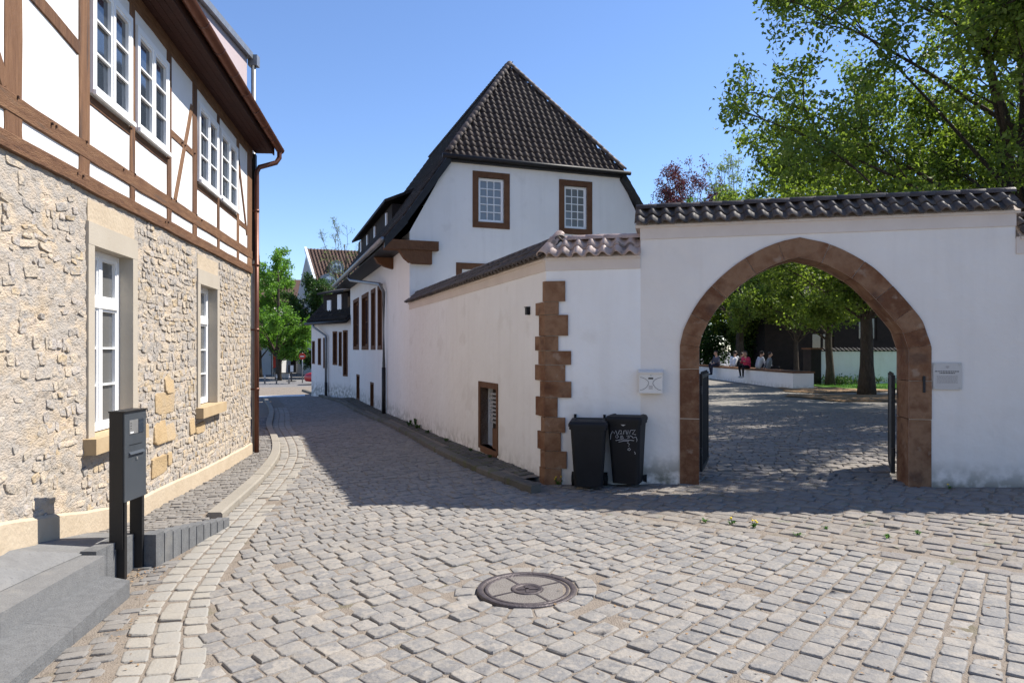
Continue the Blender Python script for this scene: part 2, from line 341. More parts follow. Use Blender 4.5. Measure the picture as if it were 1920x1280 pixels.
M['lime_leaf'] = leaf_mat('lime_leaves', [(.08,.12,.02),(.135,.195,.033),(.22,.29,.058),(.115,.165,.027)], .52)
M['street_leaf'] = leaf_mat('maple_leaves', [(.10,.20,.03),(.16,.30,.05),(.13,.25,.04)], .5)
M['dark_leaf'] = leaf_mat('dark_leaves', [(.025,.06,.014),(.05,.10,.022)], .4)
M['pale_leaf'] = leaf_mat('pale_spring_leaves', [(.16,.22,.07),(.22,.28,.10)], .5)
M['beech_leaf'] = leaf_mat('copper_beech_leaves', [(.055,.018,.022),(.10,.03,.035),(.08,.035,.03)], .4)
M['yellow'] = mat('dandelion_yellow', [(.75,.55,.02)], .7, 4, 0)
M['lawn'] = mat('lawn', [(.06,.13,.025),(.10,.19,.04)], .95, 4, .8, 50, spec=.1)
M['litter'] = mat('leaf_litter', [(.20,.11,.06),(.28,.19,.11),(.16,.10,.06)], .95, 6, .7, 60, spec=.1)
M['dark_wood_and_shade'] = mat('dark_timber_and_painted_shade', [(.018,.014,.012),(.03,.023,.019)], .9, 3, .3, 30)  # dark brown timber; on the shop front it is painted deep shade
M['asphalt'] = mat('asphalt', [(.14,.135,.13),(.19,.18,.175)], .9, 3, .4, 90)
M['paint'] = mat('road_paint', [(.62,.62,.60),(.72,.72,.70)], .7, 6, 0)
M['red_paint'] = mat('red_car_paint', [(.42,.012,.015)], .25, 3, 0, coat=.8, spec=.5)
M['red'] = mat('red_banner', [(.45,.05,.03)], .7, 3, 0)
M['far_wall'] = mat('pale_far_render', [(.40,.40,.40),(.46,.46,.46)], .9, 1, .1, 20)
M['pink_wall'] = mat('pink_render', [(.42,.345,.35),(.46,.385,.39)], .9, 1, .15, 20)
M['far_tile'] = mat('red_brown_tiles', [(.065,.037,.028),(.115,.066,.048)], .8, 6, .2, 30, piece=.6)
M['skin'] = mat('skin', [(.50,.30,.21)], .6, 6, 0); M['hair'] = mat('dark_hair', [(.03,.02,.014),(.06,.04,.028)], .6, 30, .3, 80)
def cloth(n, c): 
    k = 'cloth_'+n
    if k not in M: M[k] = mat(k, [tuple(x*.85 for x in c), c], .9, 10, .2, 60, spec=.1)
    return M[k]

# ------------------------------------------------------------------ layout: the planes of the place
DL = Vector((207.0, -1280.0)).normalized()                 # timbered house front, towards the viewer
LW = Wall((ratio(470)*12.54, 12.54), DL, -1)
DG = Vector((-460.0, 1280.0)).normalized()                 # garden wall and white house front, away from the viewer
Q = G(1024, 907); GW = Wall((Q.x, Q.y), DG, -1)
DF = Vector((5465.0, -1280.0)).normalized()                # gate wall, to the right
FW = Wall((Q.x, Q.y), DF, 1)
T_HOUSE = GW.s(768)
Cc = GW.pt(T_HOUSE, 0)
HW = Wall((Cc.x, Cc.y), DG, -1)                            # white house, street front (s = t)
PW = Wall((Cc.x, Cc.y), (-DG.y*-1, -DG.x), 1)              # white house, gable (s = w)
PW.d = Vector((DG.y, -DG.x)); PW.n = Vector((PW.d.y, -PW.d.x))

def inpoly(p, poly):
    x, y = p; c = False; j = len(poly)-1
    for i in range(len(poly)):
        a, b = poly[i], poly[j]
        if (a[1] > y) != (b[1] > y) and x < (b[0]-a[0])*(y-a[1])/(b[1]-a[1])+a[0]: c = not c
        j = i
    return c
def poly_offset(path, d):
    """offset a polyline to its right by d"""
    out = []
    for i, p in enumerate(path):
        a = Vector(path[max(i-1,0)]); b = Vector(path[min(i+1,len(path)-1)]); t = (b-a).normalized()
        out.append((p[0]+t.y*d, p[1]-t.x*d))
    return out
def resample(path, step):
    pts = [Vector(p) for p in path]; out = [pts[0].copy()]; acc = 0.0
    for i in range(len(pts)-1):
        a, b = pts[i], pts[i+1]; L = (b-a).length; pos = step-acc
        while pos <= L:
            out.append(a+(b-a)*(pos/L)); pos += step
        acc = L-(pos-step)
    return out
def smooth_path(p, it=2):
    for _ in range(it):
        q = [p[0]]
        for i in range(len(p)-1):
            a, b = p[i], p[i+1]; q += [(a[0]*.75+b[0]*.25, a[1]*.75+b[1]*.25), (a[0]*.25+b[0]*.75, a[1]*.25+b[1]*.75)]
        q.append(p[-1]); p = q
    return p
def gp(*pp): return [tuple(G(*p).xy) for p in pp]

LPATH = [(-1.75,1.2),(-1.85,2.4)] + gp((215,1280),(238,1180),(275,1115),(345,1040),(425,966),(480,915),(512,880),(528,850),(522,822),(508,800)) + [(-7.3,21),(-8.4,24),(-10.0,28),(-13.2,36)]
LPATH = smooth_path(LPATH)                                    # street edge on the timbered house's side
RK = gp((1060,944),(1000,926),(960,911),(870,877),(773,821),(722,795)) + [tuple((HW.pt(t,0,.62)).xy) for t in (5,9.5)] + [(-7.6,28.0),(-10.9,35.4)]
RK = smooth_path(RK)                                          # kerb line along the garden wall
RF = gp((1060,944),(1220,983),(1450,1012),(1700,1048),(1930,1085)) + [(5.2,4.0),(7.5,2.6)]   # row where the forecourt begins
ROADPOLY = poly_offset(LPATH, .46) + RK[::-1] + RF + [(7.5,1.2)]
FOREPOLY = RF[::-1] + RK[:14] + [tuple(GW.pt(.9,0,0).xy), (Q.x,Q.y), tuple(FW.pt(1.7,0,0).xy), tuple(FW.pt(1.75,0,-.75).xy), tuple(FW.pt(4.05,0,-.75).xy), tuple(FW.pt(4.1,0,0).xy), tuple(FW.pt(9,0).xy)]

# ------------------------------------------------------------------ ground sheets
def sheet(name, x0, x1, y0, y1, step, dz, m, keep=None, zf=hts):
    xs = np.arange(x0, x1+step/2, step); ys = np.arange(y0, y1+step/2, step)
    X, Y = np.meshgrid(xs, ys); xy = np.stack([X.ravel(), Y.ravel()], 1)
    V = np.column_stack([xy, zf(xy)+dz]); nx = len(xs)
    f = []
    for j in range(len(ys)-1):
        for i in range(nx-1):
            if keep is None or keep((xs[i]+step/2, ys[j]+step/2)): f.append((j*nx+i, j*nx+i+1, (j+1)*nx+i+1, (j+1)*nx+i))
    o = bpy.data.objects.new(name, np_mesh(name, V, np.array(f), m, True)); link(o); return o
ground = sheet('ground', -500, 500, -60, 940, 20, -.35, M['asphalt']); tag(ground, kind='structure')
def is_court(p):
    q = Vector(p); return (q-FW.P).dot(FW.n) < -.2 and (q-GW.P).dot(GW.n) < -.3 and (q-PW.P).dot(-PW.n) < 60
street = sheet('street', -16, 12, 0.5, 40, .25, -.008, M['sand'], lambda p: not is_court(p) and (Vector(p)-HW.P).dot(HW.n) > -.4 or (Vector(p)-FW.P).dot(FW.n) > -.3); tag(street, kind='structure')
court = sheet('courtyard', 0, 32, 7, 44, .5, -.017, M['court'], is_court); tag(court, kind='structure')
side_road = sheet('side_road', -34, -4, 36, 72, 1, -.02, M['asphalt'], None); tag(side_road, kind='structure')

# ------------------------------------------------------------------ setts
def stone_arrays(stones, zf, thick, jit, dome=.0015, inset=.945):
    """stones: N x 4 x 2 corners (ccw). Returns verts N x 33 x 3 and the face template"""
    S = np.asarray(stones, float); N = len(S); c = S.mean(1)
    out = np.zeros((N,8,2))
    for k in range(4):
        a = S[:,k]; p = S[:,(k-1)%4]; n = S[:,(k+1)%4]
        r1 = NR.uniform(.05,.17,(N,1)); r2 = NR.uniform(.05,.17,(N,1))
        out[:,2*k] = a+(p-a)*r1; out[:,2*k+1] = a+(n-a)*r2
    sz = np.linalg.norm(S[:,0]-S[:,2],axis=1)[:,None,None]
    out += NR.normal(0,1,out.shape)*jit*sz
    hc = zf(c); g = 0.05
    gx = (zf(c+[g,0])-hc)/g; gy = (zf(c+[0,g])-hc)/g
    gx = gx + NR.normal(0,.018,N); gy = gy + NR.normal(0,.018,N)
    base = hc + NR.normal(0,.0035,N)
    def lev(P, dz):
        d = P-c[:,None,:]
        return np.concatenate([P, (base[:,None]+gx[:,None]*d[...,0]+gy[:,None]*d[...,1]+dz)[...,None]], -1)
    ins = c[:,None,:]+(out-c[:,None,:])*inset; in2 = c[:,None,:]+(out-c[:,None,:])*(inset-.12)+NR.normal(0,1,out.shape)*jit*.5*sz
    bumps = NR.normal(0,.0012,(N,8))
    V = np.concatenate([lev(out,-thick), lev(out,-.0075), lev(ins,-.001+bumps), lev(in2,bumps), lev(c[:,None,:],dome+0*bumps[:,:1])], 1)
    T = []
    for k in range(8):
        n = (k+1)%8
        T += [(k,n,8+n),(k,8+n,8+k),(8+k,8+n,16+n),(8+k,16+n,16+k),(16+k,16+n,24+n),(16+k,24+n,24+k),(24+k,24+n,32)]
    return V, np.array(T)
TOP_SMOOTH = np.array([False,False,False,False,True,True,True]*8)
def in_frame(x, y, z, mx=1.0):
    if y < .5: return False
    px = CX+F*x/y; py = HY-F*(z-EYE)/y
    return -30 < px < 1950 and 0 < py < 1300
def build_stones(stones, parent, name, m, zf=hts, thick=.05, jit=.018, nparts=300, dome=.0015, stuff='sett_field', inset=.945):
    if not len(stones): return
    V, T = stone_arrays(stones, zf, thick, jit, dome, inset)
    c = np.asarray(stones).mean(1); zz = zf(c)
    vis = np.array([in_frame(a[0],a[1],b) for a,b in zip(c,zz)])
    key = np.where(vis, c[:,1], c[:,1]+100)
    order = np.argsort(key); first = order[:nparts]; rest = order[nparts:]
    for i in first:
        o = bpy.data.objects.new(name, np_mesh(name, V[i], T, m, TOP_SMOOTH)); link(o, parent)
    if len(rest):
        W = V[rest].reshape(-1,3); F_ = (T[None]+(np.arange(len(rest))*33)[:,None,None]).reshape(-1,3)
        o = bpy.data.objects.new(stuff, np_mesh(stuff, W, F_, m, np.tile(TOP_SMOOTH, len(rest)))); link(o, parent); tag(o, kind='stuff')
def quad(c, ex, ey, a, b):    # centre, unit axes, half sizes
    c = Vector(c); return [tuple(c-ex*a-ey*b), tuple(c+ex*a-ey*b), tuple(c+ex*a+ey*b), tuple(c-ex*a+ey*b)]

MH = G(988, 1104); MHR = .345                             # manhole
PIV = Vector((10.0, 13.5))                                   # the rows fan out from here round the bend
stones = []
GAP = .0115
a_end = math.atan2(DG.x*-1, DG.y)                            # row angle in the straight street (about 20 deg)
# curved part: rows are radial lines of angle phi at the pivot
R0 = 12.0; dphi = .137/R0; phi = math.radians(100); 
while phi > a_end:
    u = Vector((-math.cos(phi), -math.sin(phi))); v = Vector((-math.sin(phi)*-1, -math.cos(phi)))   # outwards, and towards larger phi
    r = 4.5 + R.uniform(0,.18)
    while r < 17.5:
        L = R.uniform(.115,.19); rm = r+L/2; w = dphi*rm
        c = PIV+u*rm
        if 1.4 < c.y < 40 and inpoly(c, ROADPOLY) and (c-MH.xy).length > MHR+.155+.03:
            wg = (w-GAP)*R.uniform(.95,1.02)
            wi = wg*(rm-L/2)/rm; wo = wg*(rm+L/2)/rm; k = R.uniform(-.05,.05)
            p = [PIV+u*(r)+v*(-wi/2), PIV+u*(r+L-GAP)+v*(-wo/2), PIV+u*(r+L-GAP+k*.05)+v*(wo/2), PIV+u*(r)+v*(wi/2)]
            if (p[1]-p[0]).cross(p[2]-p[1]) < 0: p = p[::-1]
            stones.append([tuple(x) for x in p])
        r += L
    phi -= dphi
# straight part
er = Vector((DG.y, -DG.x)); es = Vector(DG); base = PIV - er*12
sv = .02
while sv < 24:
    pitch = R.uniform(.12,.15); rr = -5.5+R.uniform(0,.2)
    while rr < 5.5:
        L = R.uniform(.125,.20); c = base+er*(rr+L/2)+es*(sv+pitch/2)
        if inpoly(c, ROADPOLY): stones.append(quad(c, er, es, (L-GAP)/2, (pitch-GAP)/2))
        rr += L
    sv += pitch
# ring of setts round the manhole
for k in range(17):
    a0 = 2*math.pi*k/17; a1 = 2*math.pi*(k+.9)/17; ri = MHR+.012; ro = MHR+.15+R.uniform(-.015,.015)
    P = lambda r,a: (MH.x+r*math.cos(a), MH.y+r*math.sin(a))
    stones.append([P(ri,a0),P(ro,a0),P(ro,a1),P(ri,a1)])
build_stones(stones, street, 'sett', M['cobble'], jit=.016)

# pale border rows along the street edge
border = thing('gutter_border', (-2.4,5,-.1), None, None, kind='structure')
bst = []
for row, (w0, w1) in enumerate(((0,.155),(.155,.31),(.31,.46))):
    A = resample(poly_offset(LPATH, w0+.006), .0205); B_ = resample(poly_offset(LPATH, w1-.008), .02)
    A = resample(poly_offset(LPATH, w0+.006), .02)
    i = R.randint(0,6); n = min(len(A), len(B_))
    La = len(A); Lb = len(B_)
    while i < La-14:
        L = R.randint(7,12); j0 = int(i*Lb/La); j1 = int((i+L-.7)*Lb/La)
        if i+L >= La or j1 >= Lb: break
        if A[i].y < 24: bst.append([tuple(A[i]), tuple(B_[j0]), tuple(B_[j1]), tuple(A[min(i+L-1,La-1)])])
        i += L
left_poly = [p_ for p_ in LPATH if p_[1] < 5.9] + [(-3.02,5.9),(-3.0,5.45),(-2.70,4.9),(-2.50,3.6),(-2.25,2.0)]
yy = 1.6
lst = []
while yy < 5.9:
    pitch = R.uniform(.09,.13); xx = -3.2+R.uniform(0,.1)
    while xx < -1.5:
        L = R.uniform(.10,.17); c = Vector((xx+L/2, yy+pitch/2+.25*(xx+2.4)))
        if inpoly(c, left_poly) and min((c-Vector(p_)).length for p_ in LPATH[:60]) > .05: lst.append(quad(c, Vector((.97,.24)), Vector((-.24,.97)), (L-.014)/2, (pitch-.014)/2))
        xx += L
    yy += pitch
build_stones(lst, border, 'small_sett', M['small_sett'], jit=.03)
build_stones(bst, border, 'border_stone', M['border'], jit=.012, stuff='border_stones_far')

# forecourt in front of the gate: old uneven setts in rows along its edge
fore = thing('forecourt', (3,6.5,.08), None, None, kind='structure')
ex = (Vector(RF[4])-Vector(RF[0])).normalized(); ey = Vector((-ex.y, ex.x)); o0 = Vector(RF[0]); fst = []
# leading row of bigger stones follows the edge line
pp = resample(RF, .01); i = 0
while i < len(pp)-26:
    L = R.randint(16,24); a, b = pp[i], pp[min(i+L-2,len(pp)-1)]; t = (b-a).normalized(); nn = Vector((-t.y,t.x)); w = R.uniform(.13,.16)
    fst.append([tuple(a),tuple(b),tuple(b+nn*w),tuple(a+nn*w)]); i += L
yy = -1.1
RFo = poly_offset(RF, -.165)
FP2 = FOREPOLY[len(RF):]
while yy < 6.5:
    pitch = R.uniform(.12,.17); xx = -4+R.uniform(0,.2)
    while xx < 9:
        L = R.uniform(.12,.24); c = o0+ex*(xx+L/2)+ey*(yy+pitch/2+.05*math.sin(xx*1.3)-.0)
        q = [c]
        # keep stones behind the leading row
        if inpoly(c, FOREPOLY) and min((c-p).length for p in pp[::12]) > .2:
            rt = R.uniform(-.08,.08); e1 = Vector((ex.x*math.cos(rt)-ex.y*math.sin(rt), ex.x*math.sin(rt)+ex.y*math.cos(rt))); e2 = Vector((-e1.y,e1.x))
            fst.append(quad(c, e1, e2, (L-.024)/2, (pitch-.024)/2))
        xx += L
    yy += pitch
build_stones(fst, fore, 'sett', M['cobble_dark'], jit=.03)

# courtyard setts just inside the gate
cst = []; yy = .55
while yy < 9.5:
    pitch = R.uniform(.14,.18); xx = -1.5-yy*.05+R.uniform(0,.2)
    while xx < 8+yy*.3:
        L = R.uniform(.15,.24); c = FW.pt(xx+L/2, 0, -(yy+.3+pitch/2)).xy
        px = CX+F*c.x/c.y
        if 1285 < px < 1720 and is_court(c): cst.append(quad(c, FW.d, -FW.n, (L-.02)/2, (pitch-.02)/2))
        xx += L
    yy += pitch
build_stones(cst, court, 'sett', M['cobble_dark'], jit=.025)

# pavement and ramp beside the timbered house
def ramp_z(xy):
    xy = np.atleast_2d(np.asarray(xy,float))
    r = np.interp(xy[:,1], [3,4.7,5.5,6.6,7.3,9.0], [.40,.27,.13,-.06,-.11,-.12])
    return np.where(xy[:,1] < 7.3, r, hts(xy)+.06-(hts(xy)+.06+.11)*np.clip((9.0-xy[:,1])/1.7,0,1)*.999)
KI = [i for i,p in enumerate(LPATH) if p[1] > 6.95]
kpath = LPATH[KI[0]:]
pavement = thing('pavement', (-3.6,9,-.15), None, None, kind='structure')
edge = gp((271,1066),(330,1022),(385,990)) ; edge = [(-3.03,5.3)]+[(p[0]-.02,p[1]) for p in edge]
pave_poly = [tuple(LW.pt(LW.s(470)+8.0-k*.8,0,0).xy) for k in range(0,11)] + [(-5.2,13.4),(-7.7,20.2),(-8.0,20.6)] + poly_offset(kpath,-.16)[:[i for i,p in enumerate(kpath) if p[1] > 20][0]][::-1] + edge[::-1]
pst = []; 
e_s = -LW.d; e_r = LW.n; s0 = 0
yy = -1
while yy < 17:
    pitch = R.uniform(.085,.115); xx = -2.0+R.uniform(0,.1)
    while xx < 3.0:
        L = R.uniform(.10,.15); c = LW.P - LW.d*(yy-7.4) *1.0 + LW.n*(xx+L/2)
        if c.y > 5.75 and inpoly(c, pave_poly): pst.append(quad(c, e_r, e_s, (L-.012)/2, (pitch-.012)/2))
        xx += L
    yy += pitch
build_stones(pst, pavement, 'small_sett', M['small_sett'], zf=ramp_z, jit=.02, stuff='small_sett_field')
bed = MB()
ys = np.linspace(3.0, 20.5, 60)
def wall_x(y): return (LW.P + LW.d*((y-LW.P.y)/LW.d.y)).x
def kerb_x(y):
    if y < 6.95: 
        return -3.19 if y < 5.60 else float(np.interp(y, [5.57,6.86], [-3.03,-2.98]))
    return float(np.interp(y, [p[1] for p in kpath], [p[0]-.14 for p in kpath]))
for i in range(len(ys)-1):
    if ys[i] < 5.2: continue
    a, b = ys[i], ys[i+1]
    wx = lambda y: wall_x(y)-.05 if y < 12.6 else kerb_x(y)-1.6
    p = [(wx(a),a),(kerb_x(a),a),(kerb_x(b),b),(wx(b),b)]; z = ramp_z(p)
    bed.add([(q[0],q[1],zz-.012) for q,zz in zip(p,z)], [(0,1,2,3)])
bed.build('paving_bed', M['sand'], pavement)

def kerb_run(path, name, parent, m, width, height, lmin, lmax, side, z_in=None, base=-.15):
    """kerb stones along a path; side +1: body to the left of the path"""
    pts = resample(path, .02); i = 0
    while i < len(pts)-8:
        n = R.randint(int(lmin/.02), int(lmax/.02)); j = min(i+n, len(pts)-1)
        if j-i < 6: break
        seg = [pts[i + (j-i)*k//4] for k in range(5)]; seg[-1] = pts[j]-(pts[j]-pts[j-1]).normalized()*.008
        mb = MB(); ring = []
        dz = R.uniform(-.006,.006)
        for q in seg:
            t = (pts[min(j,len(pts)-1)]-pts[i]).normalized(); nn = Vector((-t.y,t.x))*side; zz = h(q.x,q.y)
            b = .018
            ring.append([(q.x,q.y,zz+base), (q.x,q.y,zz+height-b+dz), ((q+nn*b).x,(q+nn*b).y,zz+height+dz), ((q+nn*width).x,(q+nn*width).y,zz+height+dz+.004), ((q+nn*width).x,(q+nn*width).y,zz+base)])
        vs = [p for r_ in ring for p in r_]; fs = []
        for a in range(4):
            for k in range(4): fs.append((a*5+k, (a+1)*5+k, (a+1)*5+k+1, a*5+k+1))
        fs += [(0,1,2,3,4), (24,23,22,21,20)]
        mb.add(vs, fs); mb.build(name, m, parent)
        i = j
lk = thing('kerb', (kpath[0][0],kpath[0][1],-.15), None, None, kind='structure')
kerb_run([p for p in kpath if p[1] < 30], 'kerb_stone', lk, M['kerb'], .15, .075, .7, 1.05, 1)
rk = thing('kerb', (Q.x-.5,Q.y,0), None, None, kind='structure')
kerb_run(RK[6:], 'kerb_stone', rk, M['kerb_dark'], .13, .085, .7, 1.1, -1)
# narrow strip between kerb and garden wall
strip = thing('verge_strip', (-.6,10,.05), None, None, kind='structure')
sst = []; RKo = poly_offset(RK[6:], .14)
def strip_z(xy): return hts(xy)+.075
for t in np.arange(-.1, 20, .13):
    for off in np.arange(.05,.75,.12):
        c = GW.pt(t+R.uniform(-.02,.02), 0, off).xy
        if (c-GW.P).dot(GW.d) < .35: continue
        near = min(range(len(RK)), key=lambda i: (Vector(RK[i])-c).length)
        tt = (Vector(RK[min(near+1,len(RK)-1)])-Vector(RK[max(near-1,0)])).normalized()
        if (c-Vector(RK[near])).dot(Vector((tt.y,-tt.x))) > .19: sst.append(quad(c, GW.d, GW.n, .055, .05))
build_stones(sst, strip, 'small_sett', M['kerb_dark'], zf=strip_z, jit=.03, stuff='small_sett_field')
sb = MB()
for t in np.arange(.2, 20, .4):
    p = [GW.pt(t,0,-.05), GW.pt(t,0,.0), GW.pt(t+.4,0,.0), GW.pt(t+.4,0,-.05)]
    k = lambda q: min(resK, key=lambda r_: (r_-q.xy).length)
    resK = [Vector(r_) for r_ in resample(poly_offset(RK,.1), .1)]
    a = p[0]; b = p[3]; ka, kb = k(a), k(b)
    sb.add([(a.x,a.y,h(a.x,a.y)+.062),(ka.x,ka.y,h(ka.x,ka.y)+.062),(kb.x,kb.y,h(kb.x,kb.y)+.062),(b.x,b.y,h(b.x,b.y)+.062)], [(0,1,2,3)])
sb.build('paving_bed', M['sand'], strip)

# white stop line at the far end of the street
ml = MB(); a, b = G(482,742,.012), G(572,739,.012); a2, b2 = G(482,745,.012), G(572,742,.012)
ml.add([a,b,b2,a2],[(3,2,1,0)]); tag(ml.build('road_marking', M['paint']), kind='structure')

# ------------------------------------------------------------------ manhole
mh = thing('manhole_cover', (MH.x,MH.y,MH.z), 'round cast iron manhole cover with concrete quarters set in the cobbles', 'manhole cover')
mz = h(MH.x,MH.y)
mb = MB(); mb.lathe([(MHR-.045,-.05),(MHR-.045,.004),(MHR-.032,.010),(MHR-.006,.010),(MHR,.004),(MHR,-.05)], (MH.x,MH.y,mz), 56); mb.build('frame_ring', M['manhole'], mh, True)
mb = MB(); mb.lathe([(MHR-.052,-.05),(MHR-.052,.002),(MHR-.06,.006),(MHR-.072,.006),(MHR-.078,.0)], (MH.x,MH.y,mz), 56); mb.build('lid_ring', M['manhole'], mh, True)
for k in range(4):
    a0 = math.pi/2*k+.55+.045; a1 = a0+math.pi/2-.09; mb = MB(); n = 10
    ri, ro = .115, MHR-.078
    b = [(MH.x+r*math.cos(a), MH.y+r*math.sin(a)) for r,a in [(ro,a0+(a1-a0)*i/n) for i in range(n+1)]+[(ri,a1-(a1-a0)*i/n) for i in range(n+1)]]
    mb.prism([(x,y,mz-.04) for x,y in b],[(x,y,mz+.001) for x,y in b]); mb.build('concrete_quarter', M['concrete'], mh)
    am = math.pi/2*k+.55; d = Vector((math.cos(am),math.sin(am))); nn = Vector((-d.y,d.x))*.008; mb = MB()
    c4 = [MH.xy+d*.10-nn, MH.xy+d*ro-nn, MH.xy+d*ro+nn, MH.xy+d*.10+nn]
    mb.prism([(p.x,p.y,mz-.03) for p in c4],[(p.x,p.y,mz+.004) for p in c4]); mb.build('rib', M['manhole'], mh)
mb = MB(); mb.lathe([(.0,-.03),(.108,-.03),(.108,.006),(.098,.008),(.09,.003),(.075,.003),(.072,-.012),(0.0,-.012)], (MH.x,MH.y,mz), 32); hub = mb.build('centre_cap', M['manhole'], mh, True)
for k in range(4):
    am = math.pi/2*k+.1; d = Vector((math.cos(am),math.sin(am))); nn = Vector((-d.y,d.x)); mb = MB()
    mb.prism([(p.x,p.y,mz-.012) for p in (MH.xy-nn*.012,MH.xy+d*.074-nn*.012,MH.xy+d*.074+nn*.012,MH.xy+nn*.012)],[(p.x,p.y,mz+.005) for p in (MH.xy-nn*.012,MH.xy+d*.074-nn*.012,MH.xy+d*.074+nn*.012,MH.xy+nn*.012)])
    mb.build('spoke', M['manhole'], hub)

# ------------------------------------------------------------------ steps, landing and edging blocks
steps = thing('entrance_steps', (-2.8,4.5,-.1), 'grey granite landing with two long steps beside the dark letterbox stand', 'steps')
zs0, zs1 = -.01, .13
e1a, e1b = Vector((-2.94,3.6)), Vector((-3.02,5.06)); d1 = (e1b-e1a).normalized(); e1a = e1a-d1*3.0
lo = Vector((1,0))*.0
e2a, e2b = Vector((-2.55,3.65)), Vector((-2.76,4.93)); d2 = (e2b-e2a).normalized(); e2a = e2a-d2*3.0
def slab(mb, pts, z0, z1): mb.prism([(p[0],p[1],z0) for p in pts], [(p[0],p[1],z1) for p in pts])
# lower step in blocks
for k in range(5):
    a, b = k/5, (k+1)/5-.0004; mb = MB()
    p = [e2a.lerp(e2b,a), e2a.lerp(e2b,b), e1a.lerp(e1b,b)+Vector((-.05,.0)), e1a.lerp(e1b,a)+Vector((-.05,.0))]
    slab(mb, p, -.4, zs0); mb.build('lower_step_block', M['granite'], steps)
for k in range(4):
    a, b = k/4, (k+1)/4-.0004; mb = MB(); 
    p = [e1a.lerp(e1b,a), e1a.lerp(e1b,b), e1a.lerp(e1b,b)+Vector((-.30,0)), e1a.lerp(e1b,a)+Vector((-.30,0))]
    slab(mb, p, -.4, zs1); mb.build('landing_slab', M['granite_smooth'], steps)
ramp = MB()
yy = np.linspace(.5,5.95,14)
for i in range(len(yy)-1):
    a, b = yy[i], yy[i+1]
    f = lambda y: (min(-3.2, -3.22-.0*(y-4)) if y < 5.1 else kerb_x(y)+.0)
    za, zb = float(ramp_z([(0,a)])[0]), float(ramp_z([(0,b)])[0])
    zo = lambda y, zz: zs1+.003 if y < 5.3 else zz+.006
    ramp.add([(wall_x(a)-.05,a,za+.006),(f(a),a,zo(a,za)),(f(b),b,zo(b,zb)),(wall_x(b)-.05,b,zb+.006)], [(0,1,2,3)])
ramp.build('ramp_surface', M['granite_smooth'], steps)
y0 = 5.075
for k in range(14):
    y1 = y0+.135; mb = MB(); zt = float(np.interp((y0+y1)/2,[5.1,5.57,6.9],[.155,.15,-.055])); x = kerb_x(min(y0,6.8))
    mb.box(x-.02, x+.10, y0, y1-.004, -.45, zt); mb.build('edging_block', M['granite'], steps); y0 = y1

# ------------------------------------------------------------------ letterbox stand with door intercom
SX, SY = -3.03, 5.33
sz0 = h(SX,SY)-.02
ls = thing('letterbox_stand', (SX,SY,sz0), 'free-standing dark grey letterbox and intercom stand on two flat black posts', 'letterbox')
for y in (SY, SY+.25):
    mb = MB(); mb.box(SX-.095, SX+.005, y-.0, y+.035, sz0, 1.155); mb.build('post', M['black_steel'], ls)
mb = MB(); mb.box(SX-.10, SX+.012, SY-.012, SY+.30, .462, 1.16); body = mb.build('letterbox_body', M['anthracite'], ls)
mb = MB(); mb.box(SX-.105, SX-.0, SY-.018, SY-.0125, .10, 1.16); mb.build('side_plate', M['black_steel'], ls)
mb = MB(); mb.box(SX-.112, SX+.022, SY-.02, SY+.305, 1.161, 1.172); mb.build('top_cover', M['black_steel'], ls)
mb = MB(); mb.box(SX+.0125, SX+.016, SY+.05, SY+.175, .985, 1.095); ic = mb.build('intercom_panel', M['steel'], ls)
mb = MB(); mb.box(SX+.0125, SX+.0165, SY+.178, SY+.255, .985, 1.095); mb.build('camera_window', M['glass'], ls)
mb = MB(); mb.box(SX+.0165, SX+.018, SY+.06, SY+.105, .992, 1.002); mb.build('name_tag', M['white_wood'], ic)
for k in range(3):
    mb = MB(); mb.lathe([(.004,0),(.004,.003)], (0,0,0), 10); o = mb.build('call_button', M['black_steel'], ic); o.matrix_basis = Matrix.Translation((SX+.016, SY+.07, 1.03+.02*k)) @ Matrix.Rotation(math.pi/2,4,'Y'); WM[o.name] = o.matrix_basis.copy()
mb = MB(); mb.box(SX+.0125, SX+.0145, SY+.05, SY+.235, .897, .901); mb.build('panel_joint', M['black_steel'], ls)
mb = MB(); mb.hexa([(SX+.012,SY+.045,.82),(SX+.03,SY+.045,.825),(SX+.03,SY+.26,.825),(SX+.012,SY+.26,.82),(SX+.012,SY+.045,.845),(SX+.014,SY+.045,.845),(SX+.014,SY+.26,.845),(SX+.012,SY+.26,.845)]); mb.build('letter_flap', M['anthracite'], ls)
mb = MB(); mb.box(SX+.0125, SX+.02, SY+.145, SY+.165, .775, .795); mb.build('lock', M['steel'], ls)
mb = MB(); mb.box(SX-.13, SX+.07, SY+.235, SY+.345, sz0+.01, sz0+.03); mb.build('base_plate', M['steel'], ls)

